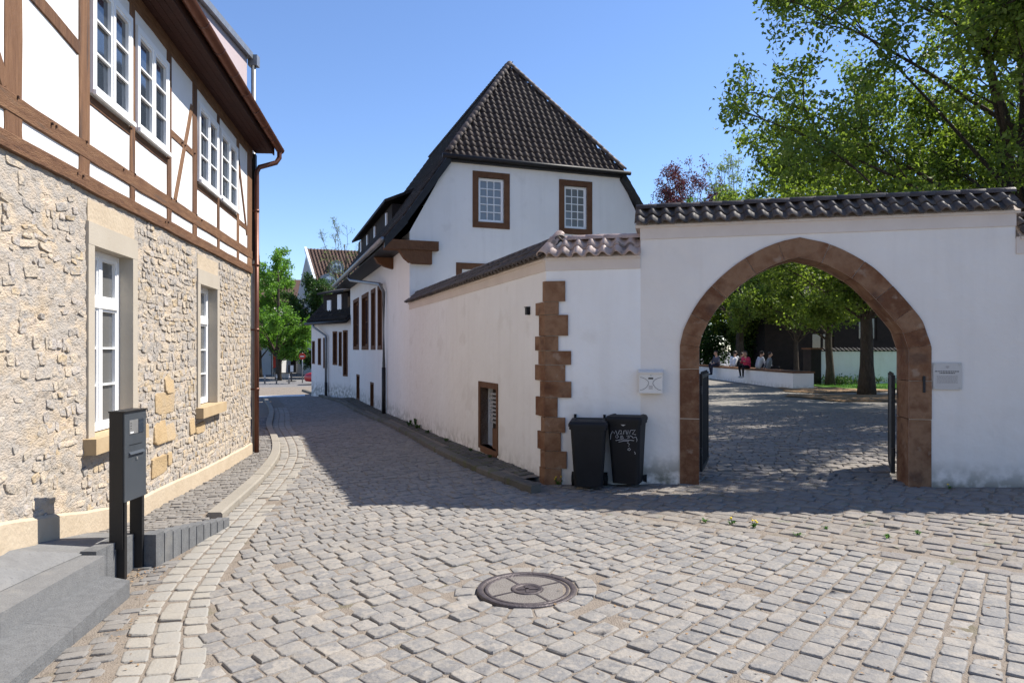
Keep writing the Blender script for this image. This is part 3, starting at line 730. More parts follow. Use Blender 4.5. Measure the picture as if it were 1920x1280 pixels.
# ------------------------------------------------------------------ shared builders: windows, tiles
def window(parent, W, s0, s1, z0, z1, off, cols, rows, m_frame, m_pane, fw=.045, bar=.018, casements=1, th=.05, mull=.05, name='window', transom=None):
    """frame mesh > panes and glazing bars. off = outer face of the frame"""
    mb = MB(); o1, o0 = off, off-th
    W.box(mb, s0, s0+fw, z0, z1, o0, o1); W.box(mb, s1-fw, s1, z0, z1, o0, o1)
    W.box(mb, s0+fw, s1-fw, z0, z0+fw, o0, o1); W.box(mb, s0+fw, s1-fw, z1-fw, z1, o0, o1)
    zt = [(z0+fw, z1-fw, rows)]
    if transom:
        tz = z0+(z1-z0)*transom[0]; W.box(mb, s0+fw, s1-fw, tz, tz+.09, o0, o1+.012)
        zt = [(z0+fw, tz, rows), (tz+.09, z1-fw, transom[1])]
    fr = mb.build(name, m_frame, parent)
    cw = (s1-s0-2*fw-(casements-1)*mull)/casements
    for c in range(casements):
        a = s0+fw+c*(cw+mull)
        if c > 0:
            mb = MB(); W.box(mb, a-mull, a, z0+fw, z1-fw, o0+.004, o1+.004); mb.build('mullion', m_frame, fr)
        for (za, zb, nr) in zt:
            e = .028
            mb = MB(); W.box(mb, a, a+e, za, zb, o0+.01, o1-.008); W.box(mb, a+cw-e, a+cw, za, zb, o0+.01, o1-.008); W.box(mb, a+e, a+cw-e, za, za+e, o0+.01, o1-.008); W.box(mb, a+e, a+cw-e, zb-e, zb, o0+.01, o1-.008)
            mb.build('sash', m_frame, fr)
            x0, x1, y0, y1 = a+e, a+cw-e, za+e, zb-e; pw = (x1-x0)/cols; ph = (y1-y0)/nr
            for i in range(cols):
                for j in range(nr):
                    mb = MB(); tl = R.uniform(-.0015,.0015); tl2 = R.uniform(-.0015,.0015)
                    p = [W.pt(x0+i*pw,y0+j*ph,o0+.022+tl), W.pt(x0+(i+1)*pw,y0+j*ph,o0+.022+tl2), W.pt(x0+(i+1)*pw,y0+(j+1)*ph,o0+.022-tl), W.pt(x0+i*pw,y0+(j+1)*ph,o0+.022-tl2)]
                    mb.add(p, [(0,1,2,3)]); mb.build('pane', m_pane, fr)
            for i in range(1, cols):
                mb = MB(); W.box(mb, x0+i*pw-bar/2, x0+i*pw+bar/2, y0, y1, o0+.024, o1-.012); mb.build('glazing_bar', m_frame, fr)
            for j in range(1, nr):
                mb = MB(); W.box(mb, x0, x1, y0+j*ph-bar/2, y0+j*ph+bar/2, o0+.026, o1-.010); mb.build('glazing_bar', m_frame, fr)
    return fr
def surround(parent, W, s0, s1, z0, z1, b, o0, o1, m, name='window_surround'):
    """stone surround of four blocks as one part with block sub-parts"""
    mb = MB(); W.box(mb, s0, s0+b, z0+b, z1-b, o0, o1); top = mb.build(name, m, parent)
    for (a,c,d,e,off) in ((s1-b,s1,z0+b,z1-b,0),(s0,s1,z1-b,z1,.003),(s0,s1,z0,z0+b,.003)):
        mb = MB(); W.box(mb, a,c,d,e,o0,o1+off); mb.build('stone', m, top)
    return top
def tile_mesh(w, l, m, thick=.014, amp=None, n=9, name='pantile'):
    """S-shaped pantile: x across, y up the slope, z normal"""
    amp = amp or w*.17; top = []; bot = []; V = []; F_ = []
    for j, y in enumerate((0, l)):
        for k in range(n):
            t = k/(n-1); x = t*w*1.08-.04*w; z = amp*(math.sin(2*math.pi*(t-.02)))*(1.0 if math.sin(2*math.pi*t) > 0 else .75) + (thick*1.3 if j == 0 else -.004)
            V.append((x,y,z))
    for k in range(n): V.append((V[k][0], 0, V[k][2]-thick))
    for k in range(n): V.append((V[k][0], l*.5, V[k][2]-thick-.01))
    for k in range(n-1):
        F_.append((k,k+1,n+k+1,n+k)); F_.append((2*n+k,2*n+k+1,k+1,k)); F_.append((2*n+k+1,2*n+k,3*n+k,3*n+k+1))
    me = bpy.data.meshes.new(name); me.from_pydata(V, [], F_); me.materials.append(m)
    me.polygons.foreach_set('use_smooth', [f[0] < n and f[1] < n and f[2] < 2*n for f in F_]); me.update(); return me
def frame_m(o, ex, ey):
    ex = Vector(ex).normalized(); ey = Vector(ey).normalized(); ez = ex.cross(ey).normalized(); ey = ez.cross(ex)
    m = Matrix.Identity(4)
    for i, a in enumerate((ex,ey,ez,Vector(o))):
        for r_ in range(3): m[r_][i] = a[r_]
    return m
def place_tiles(mats, mesh, parent, name, nparts=300, stuff='tile_field'):
    """matrices -> the nearest as objects that share one mesh, the rest joined"""
    mats = sorted(mats, key=lambda m: (m.translation-Vector((0,0,EYE))).length)
    for m in mats[:nparts]:
        o = bpy.data.objects.new(name, mesh); link(o, parent, m)
    rest = mats[nparts:]
    if rest:
        v = np.array([p.co[:] for p in mesh.vertices]); f = np.array([p.vertices[:] for p in mesh.polygons]); A = np.array([[list(r_) for r_ in m] for m in rest])
        V = np.einsum('nij,kj->nki', A[:,:3,:3], v)+A[:,None,:3,3]
        F_ = (f[None]+(np.arange(len(rest))*len(v))[:,None,None]).reshape(-1,4)
        o = bpy.data.objects.new(stuff, np_mesh(stuff, V.reshape(-1,3), F_, mesh.materials[0], True)); link(o, parent); tag(o, kind='stuff')
def slope_tiles(O, ex, ey, poly, pw, pl, jitter=.004):
    """tile matrices over a convex polygon given in (x,y) on the slope frame"""
    ex = Vector(ex).normalized(); ey = Vector(ey).normalized(); ez = ex.cross(ey); out = []
    ys = [p[1] for p in poly]; xs = [p[0] for p in poly]
    y = min(ys)
    while y < max(ys):
        x = min(xs)
        while x < max(xs):
            if inpoly((x+pw/2, y+pl*.5), poly):
                o = Vector(O)+ex*x+ey*y+ez*(.02+R.uniform(-jitter,jitter)*.6)
                out.append(frame_m(o, ex+ez*R.uniform(-.012,.012)+ey*R.uniform(-.012,.012), ey+ez*R.uniform(-.01,.01)))
            x += pw
        y += pl
    return out
def ridge_tile_mesh(r, l, m, name='ridge_tile'):
    V = []; F_ = []; n = 8
    for j,(y,rr) in enumerate(((0,r*1.06),(l,r*.94))):
        for k in range(n+1):
            a = math.pi*k/n; V.append((rr*math.cos(a), y, rr*.85*math.sin(a)))
    for k in range(n+1): V.append((V[k][0]*.86, 0, V[k][2]*.86-.002))
    for k in range(n):
        F_.append((k,n+1+k,n+2+k,k+1)); F_.append((k,k+1,2*(n+1)+k+1,2*(n+1)+k))
    me = bpy.data.meshes.new(name); me.from_pydata(V,[],F_); me.materials.append(m); me.polygons.foreach_set('use_smooth', [True]*len(F_)); me.update(); return me
def ridge_run(a, b, mesh, l, parent, up=Vector((0,0,1)), name='ridge_tile', lift=.0):
    a = Vector(a); b = Vector(b); d = (b-a).normalized(); n = max(1,int(round((b-a).length/l))); st = (b-a)/n
    side = d.cross(up).normalized()
    for i in range(n):
        tl = Vector((R.uniform(-.01,.01),R.uniform(-.01,.01),R.uniform(-.012,.012)))
        o = bpy.data.objects.new(name, mesh); link(o, parent, frame_m(a+st*i+Vector((0,0,lift+R.uniform(-.004,.004))), side+tl*.6, d+tl+up*.03))

# ------------------------------------------------------------------ half-timbered house on rubble ground floor
zt_sill = LW.sz(200,355)[1]; zb_sill = LW.sz(60,300)[1]
Z_SILL0 = LW.sz(240,395)[1]; Z_SILL1 = LW.sz(240,375)[1]; Z_MID1 = LW.sz(250,327)[1]; Z_MID0 = Z_MID1-.15
Z_TOP = 5.36
S_END = 12.2
th = thing('half_timbered_house', LW.pt(4,-.2), 'half-timbered house with white panels above a beige rubble stone ground floor', 'house')
def hole_px(l, t, r, b):   # opening on the facade from pixels of its left-top and right-bottom corners
    s1, zt = LW.sz(l, t); s0 = LW.s(r); zb = LW.sz(l, b)[1]; return (s0, s1, zb, zt)
# stone frames of the two ground floor windows: outer rectangle
w5 = hole_px(162, 413.6, 255, 822); w6 = hole_px(368.75, 502.7, 409.7, 764.5)
holes = [w5, w6]
def nz(p, sc, seed=0.0):
    from mathutils import noise
    return noise.noise(Vector((p[0]*sc+seed, p[1]*sc, seed*1.7)))
# mortar surface, really uneven
step = .024; ss = np.concatenate([np.arange(0, 8.3, step), np.arange(8.3, S_END+.2, .2)]); zz = np.arange(-.5, Z_SILL0+.02, step); zz[-1] = Z_SILL0+.01
from mathutils import noise as mnoise
V = []; idx = {}
for i, s in enumerate(ss):
    for j, z in enumerate(zz):
        o = .006*nz((s,z),3.1) + .013*(mnoise.turbulence(Vector((s*6.5, z*15.0, 4.4)), 3, True)-.42) - .016*max(0, mnoise.noise(Vector((s*11,z*26,9.0)))-.28)*2.2
        V.append(LW.pt(s, z, o-.002))
Fq = []
for i in range(len(ss)-1):
    for j in range(len(zz)-1):
        sm, zm = (ss[i]+ss[i+1])/2, zz[j]+step/2
        if any(hh[0]+.06 < sm < hh[1]-.06 and hh[2]+.0 < zm < hh[3]-.06 for hh in holes): continue
        a = i*len(zz)+j; Fq.append((a, a+len(zz), a+len(zz)+1, a+1))
o = bpy.data.objects.new('rubble_wall', np_mesh('rubble_wall', np.array(V), np.array(Fq), M['mortar'], True)); link(o, th); rub = o
# rubble stones: rough courses of irregular, nearly touching pieces
RS = random.Random(21); sto = []
z = -.12
while z < Z_SILL0-.03:
    ph = RS.uniform(.035,.115); s = RS.uniform(-.2,.0)
    while s < 9.6:
        near = min(1, max(0,(s-5.0)/2.0))           # nearer part is more heavily pointed: fewer stones show
        L = RS.uniform(.04,.12)+RS.random()**3*.16; hgt = ph*RS.uniform(.6,1.15)
        c = (s+L/2, z+ph/2+.03*nz((s,z),1.2,5.0)+RS.uniform(-.008,.008))
        ok = c[0] > .08 and c[1]+hgt/2 < Z_SILL0-.01 and RS.random() > .04+.45*near*(.5+1.0*(nz((s,z),1.4,9.0) > .0))
        for hh in holes:
            if hh[0]-.5*L-.02 < c[0] < hh[1]+.5*L+.02 and hh[2]-.2 < c[1] < hh[3]+.24+hgt/2: ok = False
        if ok: sto.append((c, L*RS.uniform(.88,1.0), hgt*RS.uniform(.84,.98), RS.gauss(0,.16)))
        s += L+RS.uniform(.0,.010)
    z += ph+RS.uniform(0,.006)
# a few squared ochre blocks
och = []
for (l,t,r_,b) in ((290,738,326,772),(288,793,310,830),(311,795,328,822),(283,862,312,885),(314,848,321,869),(355,785,364,812),(366,795,384,808),(308,706,326,735)):
    s1, zt = LW.sz(l,t); s0 = LW.s(r_); zb = LW.sz(r_, b)[1]; och.append(((.5*(s0+s1), .5*(zt+zb)), abs(s1-s0), abs(zt-zb), 0.0))
sto = [q for q in sto if not any(abs(q[0][0]-k[0][0]) < (q[1]+k[1])*.42 and abs(q[0][1]-k[0][1]) < (q[2]+k[2])*.42 for k in och)]
def rubble_arrays(q, proud0, proud1, e=0.11):
    """angular flat-faced stone: jittered quad with broken corners"""
    (c, L, H_, rot) = q; ring = []
    cs_ = [(-1,-1),(1,-1),(1,1),(-1,1)]
    cor = [(x+RS.uniform(-e,e)*2.6, y+RS.uniform(-e,e)*2.6) for x,y in cs_]
    for k in range(4):
        a, p_, n_ = cor[k], cor[k-1], cor[(k+1)%4]; r1, r2 = RS.uniform(.04,.22), RS.uniform(.04,.22)
        for (t_, o) in ((r1,p_),(r2,n_)):
            x, y = (a[0]+(o[0]-a[0])*t_)*L/2, (a[1]+(o[1]-a[1])*t_)*H_/2
            ring.append((c[0]+x*math.cos(rot)-y*math.sin(rot), c[1]+x*math.sin(rot)+y*math.cos(rot)))
    n = len(ring); pr = RS.uniform(proud0, proud1); tx, tz = RS.uniform(-.07,.07), RS.uniform(-.13,.07)
    V = []
    for lv, sc, pf in ((0,1.0,0),(1,.98,.75),(2,.90,1.0)):
        for (s,z) in ring:
            s2, z2 = c[0]+(s-c[0])*sc, c[1]+(z-c[1])*sc
            V.append(LW.pt(s2, z2, (pr*pf+tx*(s2-c[0])+tz*(z2-c[1])+RS.uniform(-.0015,.0015)) if lv else -.035))
    V.append(LW.pt(c[0]+RS.uniform(-.2,.2)*L, c[1]+RS.uniform(-.2,.2)*H_, pr+RS.uniform(-.003,.004)))
    F_ = []
    for lv in (0,1):
        for k in range(n): F_.append((lv*n+k, lv*n+(k+1)%n, lv*n+n+(k+1)%n, lv*n+n+k))
    for k in range(n): F_.append((2*n+k, 2*n+(k+1)%n, 3*n))
    return V, F_
sto.sort(key=lambda q: -(q[1]*q[2])/((LW.P.y+LW.d.y*q[0][0])**2) if q[0][0] < 8.0 else 1)
M['ochre'] = mat('ochre_block', [(.34,.24,.13),(.42,.31,.18),(.36,.29,.21)], .9, 6, .6, 40, piece=.4, spec=.15)
for q in och:
    v, f = rubble_arrays(q, .010, .016, .05); MB().add(v,f).build('ochre_stone', M['ochre'], rub)
for q in sto[:292]:
    v, f = rubble_arrays(q, -.001, .012 if q[0][0] < 5.4 else .009); MB().add(v,f).build('rubble_stone', M['rubble'], rub)
mb = MB()
for q in sto[292:]:
    v, f = rubble_arrays(q, -.001, .012 if q[0][0] < 5.4 else .009); mb.add(v,f)
mb.build('rubble_stones_small', M['rubble'], rub, kind='stuff')
# closed body behind the front, end walls
mb = MB()
def hp(s, off, z): return LW.pt(s, z, off)
for (s) in (0.0, S_END):
    mb.add([hp(s,-.002,-.6),hp(s,-7,-.6),hp(s,-7,Z_TOP),hp(s,-.002,Z_TOP)], [(0,1,2,3)])
mb.add([hp(0,-7,-.6),hp(S_END,-7,-.6),hp(S_END,-7,Z_TOP),hp(0,-7,Z_TOP)], [(0,1,2,3)])
mb.build('end_wall', M['render_plinth'], th)
# plinth strip following the pavement
pl = MB(); sA = np.linspace(0.0, 11.5, 56)
def zpl(s):
    q = LW.pt(s,0); return float(ramp_z([(q.x,q.y)])[0])
vs = []
for s in sA:
    zb = zpl(s); top = zb+.20+.012*nz((s,0),2.3)+.006*nz((s,0),9)
    vs += [LW.pt(s,zb-.3,.0), LW.pt(s,zb-.3,.035), LW.pt(s,top-.02,.032), LW.pt(s,top,.006)]
pl.add(vs, [(i*4+k,(i+1)*4+k,(i+1)*4+k+1,i*4+k+1) for i in range(len(sA)-1) for k in range(3)] + [(0,1,2,3)])
pl.build('plinth', M['render_plinth'], th)
# ground floor windows
for (s0,s1,z0,z1), tz in ((w5,.68),(w6,.68)):
    b = .125; bt = .20
    mb = MB(); LW.box(mb, s0, s0+b, z0, z1-bt, -.28, .018); sr = mb.build('stone_jamb', M['dressed'], th)
    mb = MB(); LW.box(mb, s1-b, s1, z0, z1-bt, -.28, .018); mb.build('stone_jamb', M['dressed'], th)
    mb = MB(); LW.box(mb, s0, s1, z1-bt, z1, -.28, .020); mb.build('stone_lintel', M['dressed'], th)
    mb = MB(); LW.box(mb, s0+.06, s1-.01, z1+.002, z1+.20, -.05, .006); mb.build('lintel_patch', M['render_plinth'], th)
    mb = MB(); LW.box(mb, s0-.06, s1+.06, z0-.14, z0-.001, -.28, .105); mb.build('window_sill', M['sill'], th)
    window(th, LW, s0+b+.001, s1-b-.001, z0+.012, z1-bt-.001, -.115, 1, 3, M['white_wood'], M['glass_curtain'], fw=.05, casements=2, th=.06, mull=.07, transom=(.685,1))
# upper storey: infill with window holes, then timbers
up = []
def up_win(l, r_, bl_y, tl_y, zfix=None):
    s1, zb = LW.sz(l, bl_y); s0 = LW.s(r_); zt = LW.sz(l, tl_y)[1]; return [s0, s1, zb, zt]
W1 = up_win(163.5, 240, 174, 0); W2 = up_win(249, 310, 245, 48); W3 = up_win(367, 405, 340, 187); W4 = up_win(409, 441.5, 373, 240)
ztop = (W2[3]+W3[3]+W4[3])/3; zbot = (W1[2]+W2[2]+W3[2]+W4[2])/4
for w in (W1,W2,W3,W4): w[3] = ztop; w[2] = zbot
mb = MB(); ins = .03
wall_face(mb, LW, [(0,Z_SILL0),(S_END,Z_SILL0),(S_END,Z_TOP),(0,Z_TOP)], [(w[0]+ins,w[1]-ins,w[2]+ins,w[3]-ins) for w in (W1,W2,W3,W4)], .12, .012)
mb.build('white_infill', M['infill'], th)
for w in (W1,W2,W3,W4):
    wf = window(th, LW, w[0]+.002, w[1]-.002, w[2], w[3], .050, 1, 3, M['white_wood'], M['glass'], fw=.065, casements=2, th=.062, mull=.05)
    mb = MB(); LW.box(mb, w[0]-.005, w[1]+.005, w[2]-.012, w[2]+.03, .0505, .078); mb.build('weather_bar', M['white_wood'], wf)
def beam(a, b, w, o1, m, name):
    mb = MB(); n = max(2,int((Vector(b)-Vector(a)).length/.35)); A = Vector(a); Bv = Vector(b); t = (Bv-A).normalized(); q = Vector((-t.y,t.x))
    vs = []
    for i in range(n+1):
        c = A.lerp(Bv,i/n)+q*R.uniform(-.004,.004); ww = w*R.uniform(.95,1.05)/2
        for (e,o) in ((-1,-.03),(-1,o1-.006),(-.9,o1),(.9,o1),(1,o1-.006),(1,-.03)):
            p = c+q*e*ww; vs.append(LW.pt(p.x,p.y,o+R.uniform(-.001,.001)))
    fs = [(i*6+k,(i+1)*6+k,(i+1)*6+k+1,i*6+k+1) for i in range(n) for k in range(5)]+[(0,1,2,3,4,5),tuple(n*6+k for k in range(5,-1,-1))]
    mb.add(vs, fs); mb.build(name, m, th)
beam((-.02,(Z_SILL0+Z_SILL1)/2),(S_END,(Z_SILL0+Z_SILL1)/2), Z_SILL1-Z_SILL0+.02, .034, M['timber_h'], 'sill_beam')
beam((-.01,(Z_MID0+Z_MID1)/2),(S_END,(Z_MID0+Z_MID1)/2), .15, .030, M['timber_h'], 'middle_beam')
beam((-.02,Z_TOP-.09),(S_END,Z_TOP-.09), .2, .032, M['timber_h'], 'wall_plate')
posts = [(3,36),(144,163.5),(240,249),(310,318),(358.5,366.5),(405,409),(442,446),(462,470)]
for l, r_ in posts:
    s1, s0 = LW.s(l), LW.s(r_)
    for za, zb in ((Z_SILL1,Z_MID0),(Z_MID1,Z_TOP-.18)):
        beam(((s0+s1)/2,za),((s0+s1)/2,zb), (s1-s0)*.98, .026, M['timber'], 'post')
ps = [(LW.s(r_), LW.s(l)) for l,r_ in posts]
for i, sb_ in ((1,None),(2,None),(4,None),(5,None)):   # rails under the windows
    beam((ps[i+1][1],zbot-.055),(ps[i][0],zbot-.055), .085, .022, M['timber_h'], 'window_rail')
a = LW.sz(318,250); b = LW.sz(358,285); zr = (LW.sz(338,268))[1]
beam((ps[4][1],zr),(ps[3][0],zr), .095, .022, M['timber_h'], 'rail')
beam((ps[7][1],zbot-.1),(ps[6][0],zbot-.1), .095, .022, M['timber_h'], 'rail')
beam(LW.sz(325,376), LW.sz(357,200), .09, .027, M['timber'], 'brace')
beam(LW.sz(461,440), LW.sz(445,300), .09, .027, M['timber'], 'brace')
beam(LW.sz(143,90), LW.sz(40,-30), .12, .027, M['timber'], 'brace')
beam(LW.sz(4,160), LW.sz(-40,20), .12, .027, M['timber'], 'brace')
for (px,py) in ((24,182),(88,232),(97,237),(155,266),(225,318),(247,327),(137,325),(147,330),(316,372),(325,377),(364,403),(373,413),(337,268),(342,273),(360,288),(304,416),(309,417),(238,241),(310,297),(366,341)):
    s, zz_ = LW.sz(px,py); mb = MB(); LW.box(mb, s-.008, s+.008, zz_-.009, zz_+.009, .02, .042+R.uniform(0,.008)); mb.build('peg', M['peg'], th)
# eaves: soffit boards, fascia, roof, gutter, downpipe
EO = .37; ZE = 5.40
for k in range(4):
    mb = MB(); LW.box(mb, -.25, S_END, Z_TOP-.03+.002*k, Z_TOP-.01+.002*k, .03+k*.08, .03+(k+1)*.08-.004); mb.build('soffit_board', M['soffit'], th)
mb = MB(); LW.box(mb, -.27, S_END, Z_TOP-.05, Z_TOP+.10, .352, .372); mb.build('fascia', M['soffit'], th)
mb = MB(); p = LW.pt
mb.hexa([p(-.35,Z_TOP+.08,.40),p(S_END,Z_TOP+.08,.40),p(S_END,Z_TOP+3.4,-3.6),p(-.35,Z_TOP+3.4,-3.6),p(-.35,Z_TOP+.14,.40),p(S_END,Z_TOP+.14,.40),p(S_END,Z_TOP+3.5,-3.6),p(-.35,Z_TOP+3.5,-3.6)])
mb.add([p(0,Z_TOP,.0),p(0,Z_TOP,-7),p(0,Z_TOP+3.3,-3.6)],[(0,1,2)])
mb.build('roof', M['far_tile'], th)
g = MB(); gn = 8; gl = [(s,) for s in (-.42, S_END)]; vs = []
for (s,) in gl:
    for rr in (.075,.068):
        for k in range(gn+1):
            a = math.pi+math.pi*k/gn; q = p(s, ZE+.055+rr*math.sin(a), .455+rr*math.cos(a)); vs.append(q)
m1 = gn+1; fs = []
for r_ in (0,1):
    for k in range(gn): fs.append((r_*m1+k, r_*m1+k+1, 2*m1+r_*m1+k+1, 2*m1+r_*m1+k))
fs.append(tuple(range(gn+1)))
g.add(vs, fs); gut = g.build('gutter', M['copper'], th, True)
for k in range(13):
    s = -.3+k*.72; g = MB(); vs = []
    for (sa) in (s, s+.035):
        for kk in range(gn+1):
            a = math.pi+math.pi*kk/gn; vs.append(p(sa, ZE+.055+.080*math.sin(a), .455+.080*math.cos(a)))
    g.add(vs, [(kk,kk+1,m1+kk+1,m1+kk) for kk in range(gn)]); g.build('gutter_bracket', M['copper'], gut)
zg = h(*LW.pt(-.1,0,.1).xy)
mb = MB(); mb.tube([p(-.3,ZE-.01,.455),p(-.3,ZE-.12,.455),p(-.28,ZE-.22,.40),p(-.12,ZE-.36,.13),p(-.10,ZE-.46,.085),p(-.10,ZE-1.2,.085)], .045, 12, cap=False); dp = mb.build('downpipe_elbow', M['copper'], th, True)
mb = MB(); mb.tube([p(-.10,ZE-1.15,.085),p(-.10,zg-.05,.085)], .043, 12); mb.build('downpipe', M['copper'], th, True)
for zc in (.9,2.0,3.2,4.2):
    mb = MB(); mb.tube([p(-.10,zc,.085),p(-.10,zc+.05,.085)], .049, 12); LW.box(mb, -.115,-.085,zc+.01,zc+.04,-.02,.05); mb.build('pipe_clamp', M['copper'], th, True)
mb = MB(); LW.box(mb, -.30,-.16, 3.4, 5.3, -.30, .05); mb.build('corner_board', M['black_steel'], th)
mb = MB(); mb.tube([p(-.22,zg-.05,.02),p(-.22,3.6,.02)], .04, 10); mb.build('grey_downpipe', M['zinc'], th, True)

# taller neighbour behind with pink wall, flat dark roof edge and grey rainwater pipe
zn = 1.65+(HY-108)*17.5/F
xb = ratio(463)*17.5
nb = thing('neighbour_house', (xb-2,15.5,-.3), 'taller neighbouring house with pale pink wall and dark roof edge behind the gutter', 'house')
def fx(y): return xb+(17.5-y)*.02
mb = MB(); mb.hexa([(fx(13.2),13.2,-1),(xb,17.5,-1),(-16,17.5,-1),(-16,13.2,-1),(fx(13.2),13.2,zn),(xb,17.5,zn),(-16,17.5,zn),(-16,13.2,zn)]); mb.build('wall', M['pink_wall'], nb)
mb = MB(); mb.hexa([(fx(13.2)+.12,13.0,zn),(xb+.12,17.6,zn),(-16,17.6,zn),(-16,13.0,zn),(fx(13.2)+.12,13.0,zn+.16),(xb+.12,17.6,zn+.16),(-16,17.6,zn+.16),(-16,13.0,zn+.16)]); mb.build('roof_edge', M['zinc'], nb)
mb = MB(); mb.tube([(xb+.10,17.68,zn+.1),(xb+.10,17.68,-.6)], .06, 10); rp = mb.build('rainwater_pipe', M['zinc'], nb, True)
mb = MB(); mb.box(xb-.02,xb+.22,17.6,17.8,zn-.15,zn+.12); mb.build('hopper_head', M['zinc'], nb)

# ------------------------------------------------------------------ white house with hipped gable
w1, zh1 = PW.sz(845,302); w2, zh2 = PW.sz(1160,327); zh = (zh1+zh2)/2; wc = (w1+w2)/2; WD = 2*wc
r_ = ratio(955); p0 = PW.pt(wc,0); b_ap = (r_*p0.y-p0.x)/(DG.x-r_*DG.y); zr_ = EYE+(HY-125)*(p0.y+DG.y*b_ap)/F
TL = HW.s(657)
wh = thing('white_house', PW.pt(wc,-.2,-3), 'white rendered house with dark hipped tile roof and brown stone windows', 'house')
def hpt(w, t, z):   # house frame
    q = Vector((Cc.x,Cc.y))+PW.d*w+DG*t; return Vector((q.x,q.y,z))
ZW = 4.50
def prect(l, t, r_, b): 
    s0, zt = PW.sz(l,t); s1 = PW.s(r_); zb = PW.sz(l,b)[1]; return (s0,s1,zb,zt)
gw1 = prect(886,320,955.5,426); gw2 = prect(1048,336,1110,437.8); gw3 = (PW.s(855), PW.s(855)+gw1[1]-gw1[0], 2.4, PW.sz(855,492)[1])
bb = .15
gh = [(a+bb,b-bb,c+bb,d-bb) for a,b,c,d in (gw1,gw2,gw3)]
mb = MB(); wall_face(mb, PW, [(0,-.6),(WD,-.6),(WD,ZW),(w2+.02,zh),(w1-.02,zh),(0,ZW)], gh, .2)
mb.add([hpt(WD,0,-.6),hpt(WD,TL,-.6),hpt(WD,TL,ZW),hpt(WD,0,ZW)],[(0,1,2,3)]); mb.add([hpt(0,TL,-.6),hpt(WD,TL,-.6),hpt(WD,TL,ZW),hpt(wc,TL,zr_-.3),hpt(0,TL,ZW)],[(0,1,2,3,4)])
mb.build('gable_wall', M['plaster'], wh)
for a,b,c,d in (gw1,gw2,gw3):
    surround(wh, PW, a, b, c, d, bb, -.12, .018, M['house_stone'])
    window(wh, PW, a+bb+.001, b-bb-.001, c+bb+.001, d-bb-.001, -.045, 3, 5, M['white_wood'], M['glass_far'], fw=.04, bar=.022)
# street front
fw_px = [(663,564,673,654),(679,554,691,654),(696.5,545,704,654),(709,539,717,654)]
fh = []
for l,t,r2,b in fw_px:
    s1, zt = HW.sz(l,t); s0 = HW.s(r2); fh.append((s0,s1,EYE+(HY-b)*.0+.03*0+1.68,zt))
zt_m = sum(f[3] for f in fh)/4; fh = [(a,b,1.68,zt_m) for a,b,_,_ in fh]
vents = []
for l,t,r2,b in ((669,704,674,746),(695,719,700.5,765)):
    s1, zt = HW.sz(l,t); s0 = HW.s(r2); vents.append((s0,s1,HW.sz(l,b)[1],zt))
mb = MB(); wall_face(mb, HW, [(0,-.8),(TL,-.8),(TL,ZW),(0,ZW)], fh+vents, .25); mb.build('street_wall', M['plaster'], wh)
for a,b,c,d in fh:
    e = min(.13,(b-a)*.22); surround(wh, HW, a-.02, b+.02, c-.02, d+.02, e, -.15, .02, M['house_stone'])
    window(wh, HW, a+e-.02, b-e+.02, c+e-.02, d-e+.02, -.08, 1, 2, M['house_stone'], M['glass'], fw=.05, bar=.03)
for a,b,c,d in vents:
    surround(wh, HW, a-.04, b+.04, c-.06, d+.06, .07, -.15, .012, M['house_stone'], 'vent_surround')
    mb = MB(); HW.box(mb, a, b, c, d, -.25, -.16); mb.build('vent_shutter', M['dark_wood_and_shade'], wh)
# roof
EW, EZ = -.62, 4.26
prof = [(EW,EZ),(-.1,EZ+.62),(w1-.06,zh+.08),(wc,zr_)]
t0 = -.14
roof = MB()
for sgn in (0,1):
    P = (lambda w,t,z: hpt(w,t,z)) if not sgn else (lambda w,t,z: hpt(WD-w,t,z))
    for (a,b) in ((prof[0],prof[1]),(prof[1],prof[2])):
        roof.hexa([P(a[0],t0,a[1]-.06),P(a[0],TL+.2,a[1]-.06),P(b[0],TL+.2,b[1]-.06),P(b[0],t0,b[1]-.06),P(a[0],t0,a[1]),P(a[0],TL+.2,a[1]),P(b[0],TL+.2,b[1]),P(b[0],t0,b[1])])
    a, b = prof[2], prof[3]
    roof.add([P(a[0],t0,a[1]),P(a[0],TL+.2,a[1]),P(b[0],TL+.2,b[1]),P(b[0],b_ap,b[1])],[(0,1,2,3)])
roof.add([hpt(w1-.06,t0,zh+.08),hpt(WD-w1+.06,t0,zh+.08),hpt(wc,b_ap,zr_)],[(0,1,2)])
roof.add([hpt(w1-.06,t0,zh-.02),hpt(WD-w1+.06,t0,zh-.02),hpt(WD-w1,.02,zh-.02),hpt(w1,.02,zh-.02)],[(0,1,2,3)])
rf = roof.build('roof', M['tile'], wh)
tp, tl = .172, .205
tm = tile_mesh(tp, tl+.05, M['tile_hip'])
# hip face tiles
A = hpt(w1-.10,t0,zh+.08); Bp = hpt(WD-w1+.10,t0,zh+.08); Ap = hpt(wc,b_ap,zr_)
ex3 = (Bp-A).normalized(); mid = (A+Bp)/2; ey3 = (Ap-mid).normalized(); Lx = (Bp-A).length; Ly = (Ap-mid).length
place_tiles(slope_tiles(A-ey3*.05, ex3, ey3, [(-.03,0),(Lx+.03,0),(Lx/2,Ly+.06)], tp, tl), tm, rf, 'pantile', 300)
M['tile_ridge'] = mat('brown_hip_tile', [(.06,.045,.038),(.11,.083,.07),(.15,.115,.098)], .6, 9, .25, 50, piece=.6, spec=.25)
rtm = ridge_tile_mesh(.085, .26, M['tile_ridge'])
ridge_run(A+Vector((0,0,.03)), Ap+Vector((0,0,.05)), rtm, .22, rf, (ex3.cross(ey3)+Vector((-.5,0,.5))).normalized(), 'hip_tile', .02)
